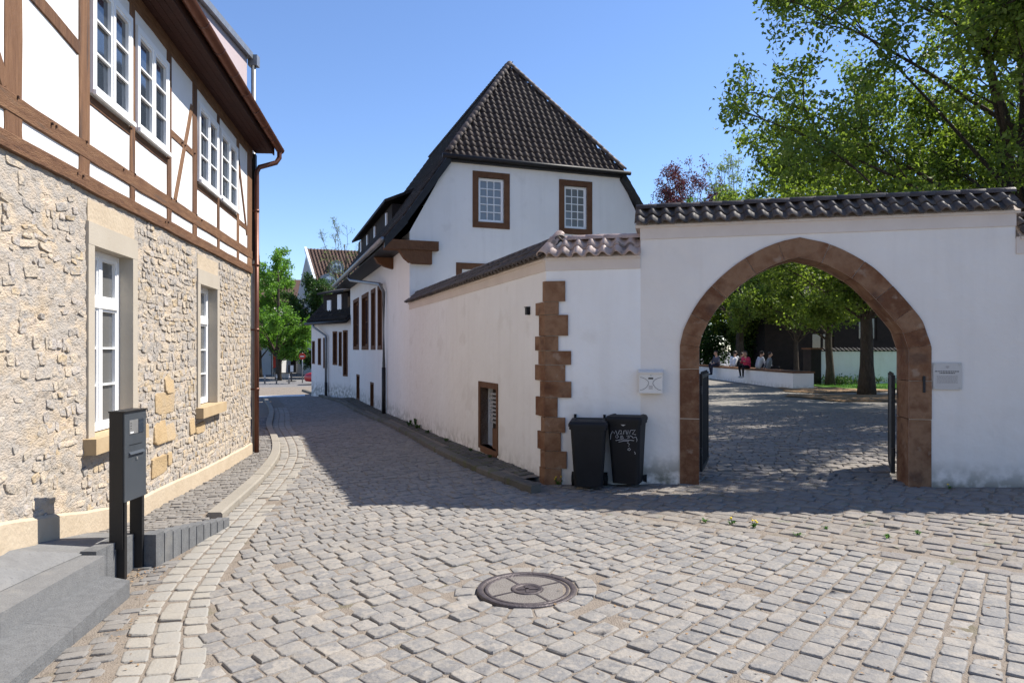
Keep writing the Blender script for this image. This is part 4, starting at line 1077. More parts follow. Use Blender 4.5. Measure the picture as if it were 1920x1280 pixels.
ridge_run(Bp+Vector((0,0,.03)), Ap+Vector((0,0,.05)), rtm, .22, rf, (ex3.cross(ey3)+Vector((.5,0,.5))).normalized(), 'hip_tile', .02)
ridge_run(Ap, hpt(wc,TL,zr_), rtm, .3, rf, Vector((0,0,1)), 'ridge_tile', .04)
# street slope tiles (upper and sprocketed lower part), joined
tm2 = tile_mesh(.2, .30, M['tile'])
for sgn in (0,1):
    P = (lambda w,t,z: hpt(w,t,z)) if not sgn else (lambda w,t,z: hpt(WD-w,t,z))
    allm = []
    for k,(a,b) in enumerate(((prof[0],prof[1]),(prof[1],prof[2]),(prof[2],prof[3]))):
        O = P(a[0],t0 if not sgn else TL+.2,a[1]); O2 = P(a[0],TL+.2 if not sgn else t0,a[1]); up_ = P(b[0],t0 if not sgn else TL+.2,b[1])
        # ex must give an outward normal with ey up the slope
        exv = (O2-O); eyv = (up_-O); L1 = exv.length; L2 = eyv.length
        if exv.cross(eyv).z < 0: O, exv = O2, -exv
        eyv = eyv.normalized(); 
        if k < 2: poly = [(0,0),(L1,0),(L1,L2),(0,L2)]
        else:
            cut = b_ap-t0
            near0 = (O-P(a[0],t0,a[1])).length < .1
            poly = [(0,0),(L1,0),(L1,L2),(cut,L2)] if near0 else [(0,0),(L1,0),(L1-cut,L2),(0,L2)]
        allm += slope_tiles(O, exv.normalized(), eyv, poly, .2, .25)
    V_ = place_tiles(allm, tm2, rf, 'pantile', 0)
# gutter of the hip, verge boards, street eaves
mb = MB(); mb.tube([hpt(w1-.25,t0-.05,zh+.035),hpt(WD-w1+.25,t0-.05,zh+.035)], .055, 10); mb.build('hip_gutter', M['iron_black'], wh, True)
mb = MB(); a_ = hpt(w1-.02,t0+.02,zh); mb.hexa([hpt(w1-.1,t0+.02,zh-.06),hpt(WD-w1+.1,t0+.02,zh-.06),hpt(WD-w1+.1,.03,zh-.06),hpt(w1-.1,.03,zh-.06),hpt(w1-.1,t0+.02,zh+.03),hpt(WD-w1+.1,t0+.02,zh+.03),hpt(WD-w1+.1,.03,zh+.03),hpt(w1-.1,.03,zh+.03)]); mb.build('hip_fascia', M['iron_black'], wh)
for sgn in (0,1):
    P = (lambda w,t,z: hpt(w,t,z)) if not sgn else (lambda w,t,z: hpt(WD-w,t,z)); mb = MB()
    for (a,b) in ((prof[0],prof[1]),(prof[1],prof[2])):
        mb.hexa([P(a[0],t0-.03,a[1]-.20),P(b[0]+.03,t0-.03,b[1]-.20),P(b[0]+.03,.0,b[1]-.20),P(a[0],.0,a[1]-.20),P(a[0],t0-.03,a[1]+.03),P(b[0],t0-.03,b[1]+.03),P(b[0],.0,b[1]+.03),P(a[0],.0,a[1]+.03)])
    mb.build('verge_board', M['iron_black'], wh)
for k in range(5):
    mb = MB(); w0_ = EW+.03+k*.12; mb.hexa([hpt(w0_,.02,EZ-.10+.003*k),hpt(w0_+.115,.02,EZ-.10+.003*k),hpt(w0_+.115,TL,EZ-.10+.003*k),hpt(w0_,TL,EZ-.10+.003*k),hpt(w0_,.02,EZ-.075+.003*k),hpt(w0_+.115,.02,EZ-.075+.003*k),hpt(w0_+.115,TL,EZ-.075+.003*k),hpt(w0_,TL,EZ-.075+.003*k)]); mb.build('soffit_board', M['iron_black'], wh)
mb = MB(); mb.tube([hpt(EW-.05,-.12,EZ-.0),hpt(EW-.05,TL,EZ-.0)], .065, 10); hg = mb.build('street_gutter', M['zinc'], wh, True)
# corbel at the corner: slab and curved bracket
mb = MB(); PW.box(mb, EW+.02, PW.s(820), 4.05, 4.27, -.2, .16); mb.build('corbel_slab', M['house_stone'], wh)
prf = [(PW.s(808),3.72),(PW.s(808),4.049),(PW.s(750)-.05,4.049),(PW.s(752),3.95),(PW.s(757),3.85),(PW.s(766),3.76),(PW.s(772),3.72)]
mb = MB(); mb.prism([PW.pt(s,z,-.1) for s,z in prf],[PW.pt(s,z,.13) for s,z in prf]); mb.build('corbel_bracket', M['house_stone'], wh)
mb = MB(); prf = [(.0,3.85),(.0,4.15),(.5,4.15),(.42,4.0),(.2,3.9)]; mb.prism([HW.pt(TL*.18,z,o) for o,z in prf],[HW.pt(TL*.18+.2,z,o) for o,z in prf]); mb.build('eaves_bracket', M['house_stone'], wh)
# street dormer: long shed dormer with narrow white windows
d_px = [(678,452,481),(690,441,470),(704,425,456),(726,400,440)]
DW = Wall(tuple((Vector((Cc.x,Cc.y))+PW.d*.35).xy), DG, -1)
mb = MB(); sD0 = DW.s(735); sD1 = DW.s(672); zD0 = 5.0; zD1 = DW.sz(704,418)[1]
DW.box(mb, sD0, sD1, zD0, zD1, -1.6, 0); dm = mb.build('dormer', M['dark_wood_and_shade'], wh)
mb = MB(); p = DW.pt; mb.hexa([p(sD0-.15,zD1,.25),p(sD1+.15,zD1,.25),p(sD1+.15,zD1+.9,-1.8),p(sD0-.15,zD1+.9,-1.8),p(sD0-.15,zD1+.09,.25),p(sD1+.15,zD1+.09,.25),p(sD1+.15,zD1+1.0,-1.8),p(sD0-.15,zD1+1.0,-1.8)]); mb.build('dormer_roof', M['tile'], dm)
for (x,t,b) in d_px:
    s, zt = DW.sz(x,t); zb = DW.sz(x,b)[1]; mb = MB(); DW.box(mb, s-.10, s+.10, zb, min(zt,zD1-.05), 0.003, .05); mb.build('dormer_window', M['white_wood'], dm)
# downpipe of the house
sd = HW.s(725.5); zb_ = h(*HW.pt(sd,0,.1).xy); zk = HW.sz(725.5,690)[1]
sg_ = HW.s(690)
mb = MB(); mb.tube([HW.pt(sg_,EZ-.03,.66),HW.pt(sg_,EZ-.18,.66),HW.pt(sg_-.15,EZ-.28,.6),HW.pt(sd+.3,3.55,.16),HW.pt(sd,3.3,.09),HW.pt(sd,zk,.09)], .05, 10); mb.build('downpipe', M['zinc'], wh, True)
mb = MB(); mb.tube([HW.pt(sd,zk+.02,.09),HW.pt(sd,zb_-.05,.09)], .058, 10); mb.build('downpipe_foot', M['iron_black'], wh, True)

# lower wing further down the street
WA = HW.pt(TL,0); WB = G(584,742); WGW = Wall(WA.xy, (WB-WA).xy, -1); WL = (WB.xy-WA.xy).length
wg = thing('street_wing', WGW.pt(WL/2,-.4,-2), 'low white wing with narrow brown windows under a dark dormered roof', 'house')
ze = .5*(WGW.sz(655,594)[1]+WGW.sz(590,616)[1])
wpx = [(586,640,590,681),(597,635,601.5,683),(607,634,613,689),(624.7,622,632,683),(636,623,640.5,685),(644,620,651.5,704)]
wh_ = []
for l,t,r2,b in wpx:
    s1, zt = WGW.sz(l,t); s0 = WGW.s(r2); zb = WGW.sz(l,b)[1]; wh_.append((s0,s1,zb,zt))
mb = MB(); wall_face(mb, WGW, [(-.1,-1.2),(WL,-1.2),(WL,ze+.1),(-.1,ze+.1)], wh_, .25)
mb.add([WGW.pt(WL,-1.2,0),WGW.pt(WL,-1.2,-5),WGW.pt(WL,ze+.1,-5),WGW.pt(WL,ze+2.6,-2.5),WGW.pt(WL,ze+.1,0)],[(0,1,2,3,4)]); mb.build('wall', M['plaster'], wg)
for a,b,c,d in wh_:
    e = (b-a)*.22; surround(wg, WGW, a-.02,b+.02,c-.02,d+.02, e, -.12, .02, M['house_stone'])
    mb = MB(); WGW.box(mb, a+e-.02,b-e+.02,c+e-.02,d-e+.02,-.16,-.10); mb.build('window', M['glass'], wg)
p = WGW.pt
mb = MB(); mb.hexa([p(-.1,ze-.05,.22),p(WL+.06,ze-.05,.22),p(WL+.06,ze+2.7,-2.5),p(-.1,ze+2.7,-2.5),p(-.1,ze+.08,.22),p(WL+.06,ze+.08,.22),p(WL+.06,ze+2.8,-2.5),p(-.1,ze+2.8,-2.5)]); wr = mb.build('roof', M['tile'], wg)
mb = MB(); mb.hexa([p(-.1,ze+.0,-5.2),p(WL+.2,ze+.0,-5.2),p(WL+.2,ze+2.7,-2.5),p(-.1,ze+2.7,-2.5),p(-.1,ze+.08,-5.2),p(WL+.2,ze+.08,-5.2),p(WL+.2,ze+2.8,-2.5),p(-.1,ze+2.8,-2.5)]); mb.build('roof_back', M['tile'], wg)
O = p(-.1,ze+.08,.22); E2 = p(WL+.06,ze+.08,.22); U = p(-.1,ze+2.8,-2.5)
exv = E2-O; eyv = U-O
if exv.cross(eyv).z < 0: O, U, exv = E2, p(WL+.06,ze+2.8,-2.5), -exv
place_tiles(slope_tiles(O, exv.normalized(), (U-O).normalized(), [(0,0),(exv.length,0),(exv.length,(U-O).length),(0,(U-O).length)], .22, .27), tile_mesh(.22,.32,M['tile']), wr, 'pantile', 0)
mb = MB(); mb.tube([p(-.1,ze+.0,.28),p(WL+.06,ze+.0,.28)], .06, 8); mb.build('gutter', M['iron_black'], wg, True)
DW2 = Wall(tuple(WGW.pt(0,0,-.25).xy), WGW.d, -1)
s0d, s1d = DW2.s(652), DW2.s(606); zt_d = DW2.sz(640,549)[1]
mb = MB(); DW2.box(mb, s0d, s1d, ze+.3, zt_d, -1.8, 0); wd = mb.build('dormer', M['dark_wood_and_shade'], wg)
mb = MB(); q = DW2.pt; mb.hexa([q(s0d-.1,zt_d,.25),q(s1d+.1,zt_d,.25),q(s1d+.1,zt_d+.5,-2),q(s0d-.1,zt_d+.5,-2),q(s0d-.1,zt_d+.08,.25),q(s1d+.1,zt_d+.08,.25),q(s1d+.1,zt_d+.6,-2),q(s0d-.1,zt_d+.6,-2)]); mb.build('dormer_roof', M['tile'], wd)
for x,t,b in ((618.5,563,590),(638,552,580)):
    s, zt = DW2.sz(x,t); zb2 = DW2.sz(x,b)[1]; mb = MB(); DW2.box(mb, s-.17,s+.17,zb2,min(zt,zt_d-.04),.003,.05); mb.build('dormer_window', M['white_wood'], wd)
sw = WGW.s(615); mb = MB(); mb.tube([p(sw+.8,ze-.03,.28),p(sw+.8,ze-.15,.28),p(sw,ze-.55,.1),p(sw,.2,.1)], .05, 8); mb.build('downpipe', M['zinc'], wg, True)
mb = MB(); mb.tube([p(sw,.25,.1),p(sw,-.6,.1)], .058, 8); mb.build('downpipe_foot', M['iron_black'], wg, True)

# ------------------------------------------------------------------ garden wall, gate wall and copings
TW = .40
tmA = tile_mesh(.155, .25, M['tile_cope'], amp=.030); tmB = tile_mesh(.155, .25, M['tile_sunlit'], amp=.036)
rtA = ridge_tile_mesh(.075, .28, M['tile_cope']); rtB = ridge_tile_mesh(.075, .28, M['tile_sunlit'])
def coping(parent, W, s0, s1, ze, rise, tmesh, rmesh, out=.085):
    p = W.pt; mid = -TW/2; mb = MB()
    mb.prism([p(s0,ze-.03,out-.06),p(s0,ze+.0,out-.06),p(s0,ze+rise-.02,mid),p(s0,ze+.0,-TW-out+.06),p(s0,ze-.03,-TW-out+.06)],
             [p(s1,ze-.03,out-.06),p(s1,ze+.0,out-.06),p(s1,ze+rise-.02,mid),p(s1,ze+.0,-TW-out+.06),p(s1,ze-.03,-TW-out+.06)])
    core = mb.build('coping_bed', M['cap_band'], parent)
    mats_ = []
    for (o0, sg) in ((out,1),(-TW-out,-1)):
        A, B_ = p(s0,ze,o0), p(s1,ze,o0); U = p(s0,ze+rise,mid)
        exv = B_-A; 
        if exv.cross(U-A).z < 0: A, B_, U = B_, A, p(s1,ze+rise,mid); exv = B_-A
        L2 = (U-A).length; e = exv.normalized(); n = round(exv.length/.155); pw = exv.length/n
        eu = (U-A).normalized()
        for j in range(2):
            for i in range(n):
                ez = e.cross(eu)
                mats_.append(frame_m(A+e*(i*pw)+eu*(j*L2*.46)+ez*(.012+R.uniform(-.004,.004)), e+ez*R.uniform(-.03,.03)+eu*R.uniform(-.02,.02), eu+ez*R.uniform(-.02,.02)))
    place_tiles(mats_, tmesh, core, 'pantile', 300)
    ridge_run(p(s0,ze+rise+.0,mid), p(s1,ze+rise+.0,mid), rmesh, .245, core, Vector((0,0,1)), 'ridge_tile', -.005)
S1 = FW.s(1201); S2 = FW.s(1904)
ZJ_low = GW.sz(1013,511)[1]; ZE_low = ZJ_low+.155; ZJ = FW.sz(1540,437)[1]; ZE_t = ZJ+.165
# low garden wall: return along the street and short front piece
gwall = thing('garden_wall', (Q.x,Q.y,0), 'white garden wall with brown quoin stones and tiled coping along the street', 'wall')
vs0, vzt = GW.sz(900,713); vs1 = GW.s(935); vzb = GW.sz(902,838)[1]
vh = (min(vs0,vs1)+.08, max(vs0,vs1)-.06, vzb+.04, vzt-.10)
mb = MB(); wall_face(mb, GW, [(0,-.6),(T_HOUSE+.1,-.6),(T_HOUSE+.1,ZE_low-.02),(0,ZE_low-.02)], [vh], .22)
p = GW.pt; mb.add([p(.3,-.6,-TW),p(T_HOUSE,-.6,-TW),p(T_HOUSE,ZE_low-.02,-TW),p(.3,ZE_low-.02,-TW)],[(0,1,2,3)])
mb.build('street_face', M['plaster_warm'], gwall)
mb = MB(); wall_face(mb, FW, [(0,-.6),(S1,-.6),(S1,ZE_low-.02),(0,ZE_low-.02)]); q = FW.pt
mb.add([q(.2,-.6,-TW),q(S1,-.6,-TW),q(S1,ZE_low-.02,-TW),q(.2,ZE_low-.02,-TW)],[(0,1,2,3)]); mb.build('front_face', M['plaster_warm'], gwall)
mb = MB(); p2 = GW.pt
b0 = [GW.pt(T_HOUSE,ZJ_low,.012), None, FW.pt(S1-.001,ZJ_low,.012)]
cn = (GW.n+FW.n).normalized()*(.012/max(.5,(GW.n+FW.n).normalized().dot(GW.n))); cq = Vector((Q.x+cn.x, Q.y+cn.y, ZJ_low))
for (A_,B_) in ((GW.pt(T_HOUSE,ZJ_low,.012), cq), (cq, FW.pt(S1-.001,ZJ_low,.012))):
    mb.add([A_,B_,B_+Vector((0,0,ZE_low-ZJ_low)),A_+Vector((0,0,ZE_low-ZJ_low))],[(0,1,2,3)])
    ctr = (A_+B_)/2; inn = Vector((.3,.6,0)).normalized()*.05
    mb.add([A_,B_,B_+inn,A_+inn],[(3,2,1,0)])
mb.build('cornice_band', M['cap_band'], gwall)
coping(gwall, GW, -.0, T_HOUSE+.1, ZE_low, .24, tmA, rtA)
coping(gwall, FW, .02, S1, ZE_low, .24, tmB, rtB)
ca = cq+Vector((0,0,ZE_low-ZJ_low+.01)); mid2 = GW.P+(-GW.n*TW/2)+(-FW.n*TW/2)*0; inn2 = (GW.n+FW.n).normalized()*(-TW/2/((GW.n+FW.n).normalized().dot(GW.n)))
cb = Vector((Q.x+inn2.x,Q.y+inn2.y,ZE_low+.26)); ca = ca-Vector((inn2.x,inn2.y,0)).normalized()*.07
ridge_run(ca, cb, rtB, .2, gwall, Vector((0,0,1)), 'corner_hip_tile', .015)
# quoins
qy = [(265,360,None,935),(360,420,808,905),(420,517,822,948),(517,585,804,903),(585,650,818,962),(650,725,802,935),(725,800,828,963),(800,890,808,900),(890,960,832,935),(960,1045,815,915),(1045,1125,828,942),(1125,1215,825,918)]
for (a,b,l,r2) in qy:
    ya, yb = 420+a*.4064, 420+b*.4064
    za, zb2 = EYE+(HY-ya)*Q.y/F, EYE+(HY-yb)*Q.y/F
    sl = GW.s(680+l*.4064) if l else .05; sr = FW.s(680+r2*.4064)
    pr = .018+R.uniform(0,.014); mb = MB(); cqn = (GW.n+FW.n).normalized(); cc = Vector((Q.x,Q.y))+cqn*(pr/cqn.dot(GW.n))
    pl_ = [GW.pt(sl,0,pr).xy, cc, FW.pt(sr,0,pr).xy, FW.pt(sr,0,-.15).xy, Vector((Q.x,Q.y))-cqn*.18, GW.pt(sl,0,-.15).xy]
    mb.prism([(v.x,v.y,zb2+.006) for v in pl_],[(v.x,v.y,za) for v in pl_]); mb.build('quoin_stone', M['sandstone'], gwall)
# vent opening with louvre
a,b,c,d = vh
mb = MB(); GW.box(mb, b, b+.10, c-.05, d+.09, -.12, .02); vsur = mb.build('vent_surround', M['house_stone'], gwall)
for k in ((a-.06,a,c-.05,d+.09),(a,b,d,d+.09),(a,b,c-.10,c)):
    mb = MB(); GW.box(mb, *k, -.12, .018); mb.build('stone', M['house_stone'], vsur)
mb = MB(); GW.box(mb, a, b, c, d, -.23, -.20); mb.build('vent_back', M['dark_wood_and_shade'], gwall)
for k in range(8):
    z = d-.10-k*.062; mb = MB(); GW.box(mb, a+.01, a+(b-a)*.55, z, z+.03, -.10, -.05); mb.build('louvre_slat', M['zinc'], gwall)
mb = MB(); GW.box(mb, a+.01, a+(b-a)*.5, c, d-.62, -.12, -.06); mb.build('wood_panel', M['house_stone'], gwall)
s,z = GW.sz(992.5,583); bx = thing('wall_sensor', GW.pt(s,z,.03), 'small black box fixed high on the white garden wall beside the quoins', 'sensor')
mb = MB(); GW.box(mb, s-.035,s+.03,z-.05,z+.045,-.01,.05); mb.build('housing', M['black_plastic'], bx)
mb = MB(); GW.box(mb, s-.04,s+.035,z+.0455,z+.055,-.01,.06); mb.build('hood', M['black_steel'], bx)

# gate wall
gate = thing('gate_wall', FW.pt((S1+S2)/2,.1,-.2), 'tall white gate wall with pointed brown sandstone archway and tiled coping', 'wall')
o_px = [(1274.5,903),(1274.5,800),(1274.5,720),(1274.5,648),(1279,628),(1284.5,611),(1305,572.5),(1334,536),(1378,497),(1426,468),(1470,451),(1499,445),(1543,454),(1586,471),(1635,500),(1673,536),(1702,568),(1727,599),(1736,621),(1740,650),(1743,730),(1744.5,800),(1746,907)]
OUT = [Vector(FW.sz(*q)) for q in o_px]
sl = OUT[0].x; srr = OUT[-1].x
for i in range(4): OUT[i].x = sl
for i in range(-4,0): OUT[i].x = srr
OUT[0].y = -.1; OUT[-1].y = 0.0
fine = []
for i in range(len(OUT)-1):
    # Catmull-Rom on the arch part, straight on the jambs
    for k in range(10):
        t = k/10
        if 3 <= i < len(OUT)-5+1 and i not in (10,11):
            p0_,p1_,p2_,p3_ = OUT[max(i-1,3)],OUT[i],OUT[i+1],OUT[min(i+2,len(OUT)-4)]
            if i+1 == 11: p3_ = p2_
            v = .5*((2*p1_)+(p2_-p0_)*t+(2*p0_-5*p1_+4*p2_-p3_)*t*t+(3*p1_-3*p2_+p3_-p0_)*t**3)
        else: v = OUT[i].lerp(OUT[i+1],t)
        fine.append(v)
fine.append(OUT[-1].copy())
INN = []
for i, v in enumerate(fine):
    a = fine[max(i-3,0)]; b = fine[min(i+3,len(fine)-1)]; t = (b-a).normalized(); INN.append(v+Vector((t.y,-t.x))*.222)
cuts = [0,12,24,33,42,56,70,84,97,123,137,150,163,177,188,198,208,220]
cuts[-1] = len(fine)-1
arch = []
ap_i = 110
cuts = sorted(set(cuts))
for i in range(len(cuts)-1):
    a, b = cuts[i], cuts[i+1]; seg = list(range(a, b+1))
    outl = [fine[k] for k in seg]; innl = [INN[k] for k in seg]
    c = sum(outl+innl, Vector((0,0)))/(2*len(seg)); pr = .012+R.uniform(0,.012)
    for k in (0,-1): outl[k] = outl[k]; 
    poly = outl+innl[::-1]
    sh = [(c+(q_-c)*.986) for q_ in poly]
    mb = MB(); mb.prism([FW.pt(v.x,v.y,-TW-.02) for v in sh],[FW.pt(v.x,v.y,pr) for v in sh]); mb.build('arch_stone', M['sandstone'], gate)
mb = MB(); q = FW.pt
for i in range(len(fine)-1):
    a, b, c2, d2_ = fine[i], fine[i+1], INN[i+1], INN[i]
    e_ = .012
    mb.add([q(v.x,v.y,0.004) for v in (a,b,c2,d2_)]+[q(v.x,v.y,-TW) for v in (a,b,c2,d2_)], [(0,1,2,3),(4,5,6,7)])
mb.build('joint_mortar', M['cap_band'], gate)
mb = MB()
for off in (0,-TW):
    i_l = 30
    mb.add([q(S1,-.6,off),q(sl,-.6,off),q(sl,fine[30].y,off),q(sl,ZE_t,off),q(S1,ZE_t,off)],[(0,1,2,3,4)])
    mb.add([q(srr,-.6,off),q(S2,-.6,off),q(S2,ZE_t,off),q(srr,ZE_t,off)],[(0,1,2,3)])
    for k in range(30, len(fine)-31):
        a, b = fine[k], fine[k+1]
        if b.x-a.x > 1e-5: mb.add([q(a.x,a.y,off),q(b.x,b.y,off),q(b.x,ZE_t,off),q(a.x,ZE_t,off)],[(0,1,2,3)])
for s in (S1,S2): mb.add([q(s,-.6,0),q(s,-.6,-TW),q(s,ZE_t,-TW),q(s,ZE_t,0)],[(0,1,2,3)])
mb.build('wall_face', M['plaster_gate'], gate)
mb = MB(); FW.box(mb, S1-.004, S2+.004, ZJ, ZE_t+.001, -TW-.012, .012); mb.build('cornice_band', M['cap_band'], gate)
coping(gate, FW, S1-.06, S2+.04, ZE_t, .23, tmA, rtA)
# lower wall to the right of the gate
rw = thing('boundary_wall', FW.pt(8.5,.3,-.2), 'lower white wall with tiled coping continuing beyond the information plaque', 'wall')
mb = MB(); wall_face(mb, FW, [(S2,-.6),(14,-.6),(14,ZE_t-.3),(S2,ZE_t-.3)]); mb.add([q(S2,-.6,-TW),q(14,-.6,-TW),q(14,ZE_t-.3,-TW),q(S2,ZE_t-.3,-TW)],[(0,1,2,3)]); mb.build('wall_face', M['plaster_gate'], rw)
mb = MB(); FW.box(mb, S2+.005, 14, ZE_t-.46, ZE_t-.281, -TW-.012, .012); mb.build('cornice_band', M['cap_band'], rw)
coping(rw, FW, S2+.045, 14, ZE_t-.28, .23, tmA, rtA)

# iron gate leaves, folded back into the courtyard
def leaf(a, b, zt, label, solid):
    a = Vector(a); b = Vector(b); d = (b-a).normalized(); L = (b-a).length; zb = h(a.x,a.y)+.06
    t = thing('gate_leaf', (a.x,a.y,zb), label, 'gate', 'gate leaves of the archway')
    W = Wall(a, d, 1)
    mb = MB(); W.box(mb, 0, .04, zb, zt, -.02, .02); W.box(mb, L-.04, L, zb, zt, -.02, .02); W.box(mb, .04, L-.04, zb, zb+.04, -.02, .02); W.box(mb, .04, L-.04, zt-.06, zt-.02, -.02, .02); mb.build('frame', M['iron_black'], t)
    for k in range(9):
        s = .04+(L-.08)*(k+.5)/9; mb = MB(); mb.tube([W.pt(s,zb+.04,0),W.pt(s,zt+.02,0)], .010, 6); mb.build('bar', M['iron_black'], t)
    if solid:
        mb = MB(); W.box(mb, .03, L-.03, zb+.03, zt-.03, -.012, .012); mb.build('sheet_panel', M['iron_black'], t)
    for zc in (zb+.2, zt-.25):
        mb = MB(); mb.tube([W.pt(-.03,zc,0),W.pt(-.03,zc+.10,0)], .022, 8); W.box(mb, -.06,.02,zc+.03,zc+.06,-.008,.008); mb.build('hinge', M['iron_black'], t)
hl = FW.pt(sl+.225+.03,0,-TW-.02); hr = FW.pt(srr-.225-.03,0,-TW-.02)
def along(px, Y): return (ratio(px)*Y, Y)
leaf(hl.xy, along(1326,hl.y+.95), 1.36, 'open black iron gate leaf with bars beside the letterbox jamb', False)
leaf(hr.xy, along(1668,hr.y+.85), 1.36, 'open black iron gate leaf with solid sheet beside the plaque jamb', True)
s,z = FW.sz(1731,720); mb = MB(); FW.box(mb, s-.012,s+.012,z-.09,z+.09,.01,.035); o = mb.build('gate_latch', M['iron_black'], gate)

# ------------------------------------------------------------------ letterbox on the wall
s0 = FW.s(1198); s1 = FW.s(1243.5); zt = FW.sz(1220,694)[1]; zb = FW.sz(1220,736)[1]
lb = thing('wall_letterbox', FW.pt((s0+s1)/2,zb,.05), 'white metal letterbox with envelope pattern on wall above the bins', 'letterbox')
mb = MB(); FW.box(mb, s0+.006, s1-.006, zb, zt-.03, -.01, .10); mb.build('box', M['box_paint'], lb)
p = FW.pt; mb = MB(); mb.prism([p(s0-.004,zt-.035,-.01),p(s0-.004,zt-.035,.115),p(s0-.004,zt-.02,.118),p(s0-.004,zt+.015,-.01)],[p(s1+.004,zt-.035,-.01),p(s1+.004,zt-.035,.115),p(s1+.004,zt-.02,.118),p(s1+.004,zt+.015,-.01)]); mb.build('lid', M['box_paint'], lb)
wd_, hh_ = s1-s0, zt-zb
mb = MB(); FW.box(mb, s0+wd_*.40, s0+wd_*.60, zb+hh_*.62, zb+hh_*.69, .1005, .104); mb.build('name_plate', M['black_steel'], lb)
mb = MB(); mb.tube([p(s0+wd_*.5,zb+hh_*.79,.099),p(s0+wd_*.5,zb+hh_*.79,.106)], .008, 8); mb.build('lock', M['steel'], lb)
mb = MB()
for sg in (0,1):
    f = lambda u: s0+wd_*(u if not sg else 1-u)
    pts = [(f(.06),.12),(f(.2),.17),(f(.33),.27),(f(.42),.42),(f(.40),.52),(f(.30),.62),(f(.18),.68),(f(.06),.71)]
    mb.tube([p(a,zb+hh_*b,.1015) for a,b in pts], .0022, 5)
mb.build('envelope_lines', M['ink'], lb)
mb = MB()
for k in range(5):
    FW.box(mb, s0+wd_*.42, s0+wd_*.58, zb+hh_*(.18+.035*k), zb+hh_*(.195+.035*k), .1003, .1015)
mb.build('printed_emblem', M['ink_soft'], lb)

# ------------------------------------------------------------------ information plaque
s0 = FW.s(1748.5); s1 = FW.s(1802); zt = FW.sz(1775,680)[1]; zb = FW.sz(1775,730)[1]
pq = thing('plaque', FW.pt((s0+s1)/2,zb,.02), 'square translucent information plaque screwed to the white gate wall', 'plaque')
mb = MB(); FW.box(mb, s0,s1,zb,zt,.012,.022); mb.build('panel', M['plaque'], pq)
for a in (s0+.018,s1-.018):
    for z in (zb+.018,zt-.018):
        mb = MB(); mb.tube([FW.pt(a,z,-.01),FW.pt(a,z,.028)], .010, 8); mb.build('screw', M['steel'], pq)
wd_, hh_ = s1-s0, zt-zb
def words(y, x0, x1, hgt, m, nm):
    mb = MB(); x = x0
    while x < x1-.01:
        L = R.uniform(.03,.09); e = min(x+L,x1); FW.box(mb, s0+wd_*x, s0+wd_*e, zb+hh_*y, zb+hh_*(y+hgt), .0222, .0232); x = e+.018
    mb.build(nm, m, pq)
words(.665,.06,.90,.032,M['ink'],'heading_line'); words(.60,.22,.76,.032,M['ink'],'heading_line')
for k in range(7): words(.50-.042*k,.12+.01*(k%3),.86-.015*(k%2),.018,M['ink_soft'],'text_line')
mb = MB(); cs = (s0+s1)/2; zc = zb+hh_*.84
for k in range(3): FW.box(mb, cs-.012+.012*k-.004, cs-.012+.012*k+.002, zc-.008-(.006 if k == 1 else 0), zc+.014, .0222, .0232)
mb.build('crest', M['ink_soft'], pq)

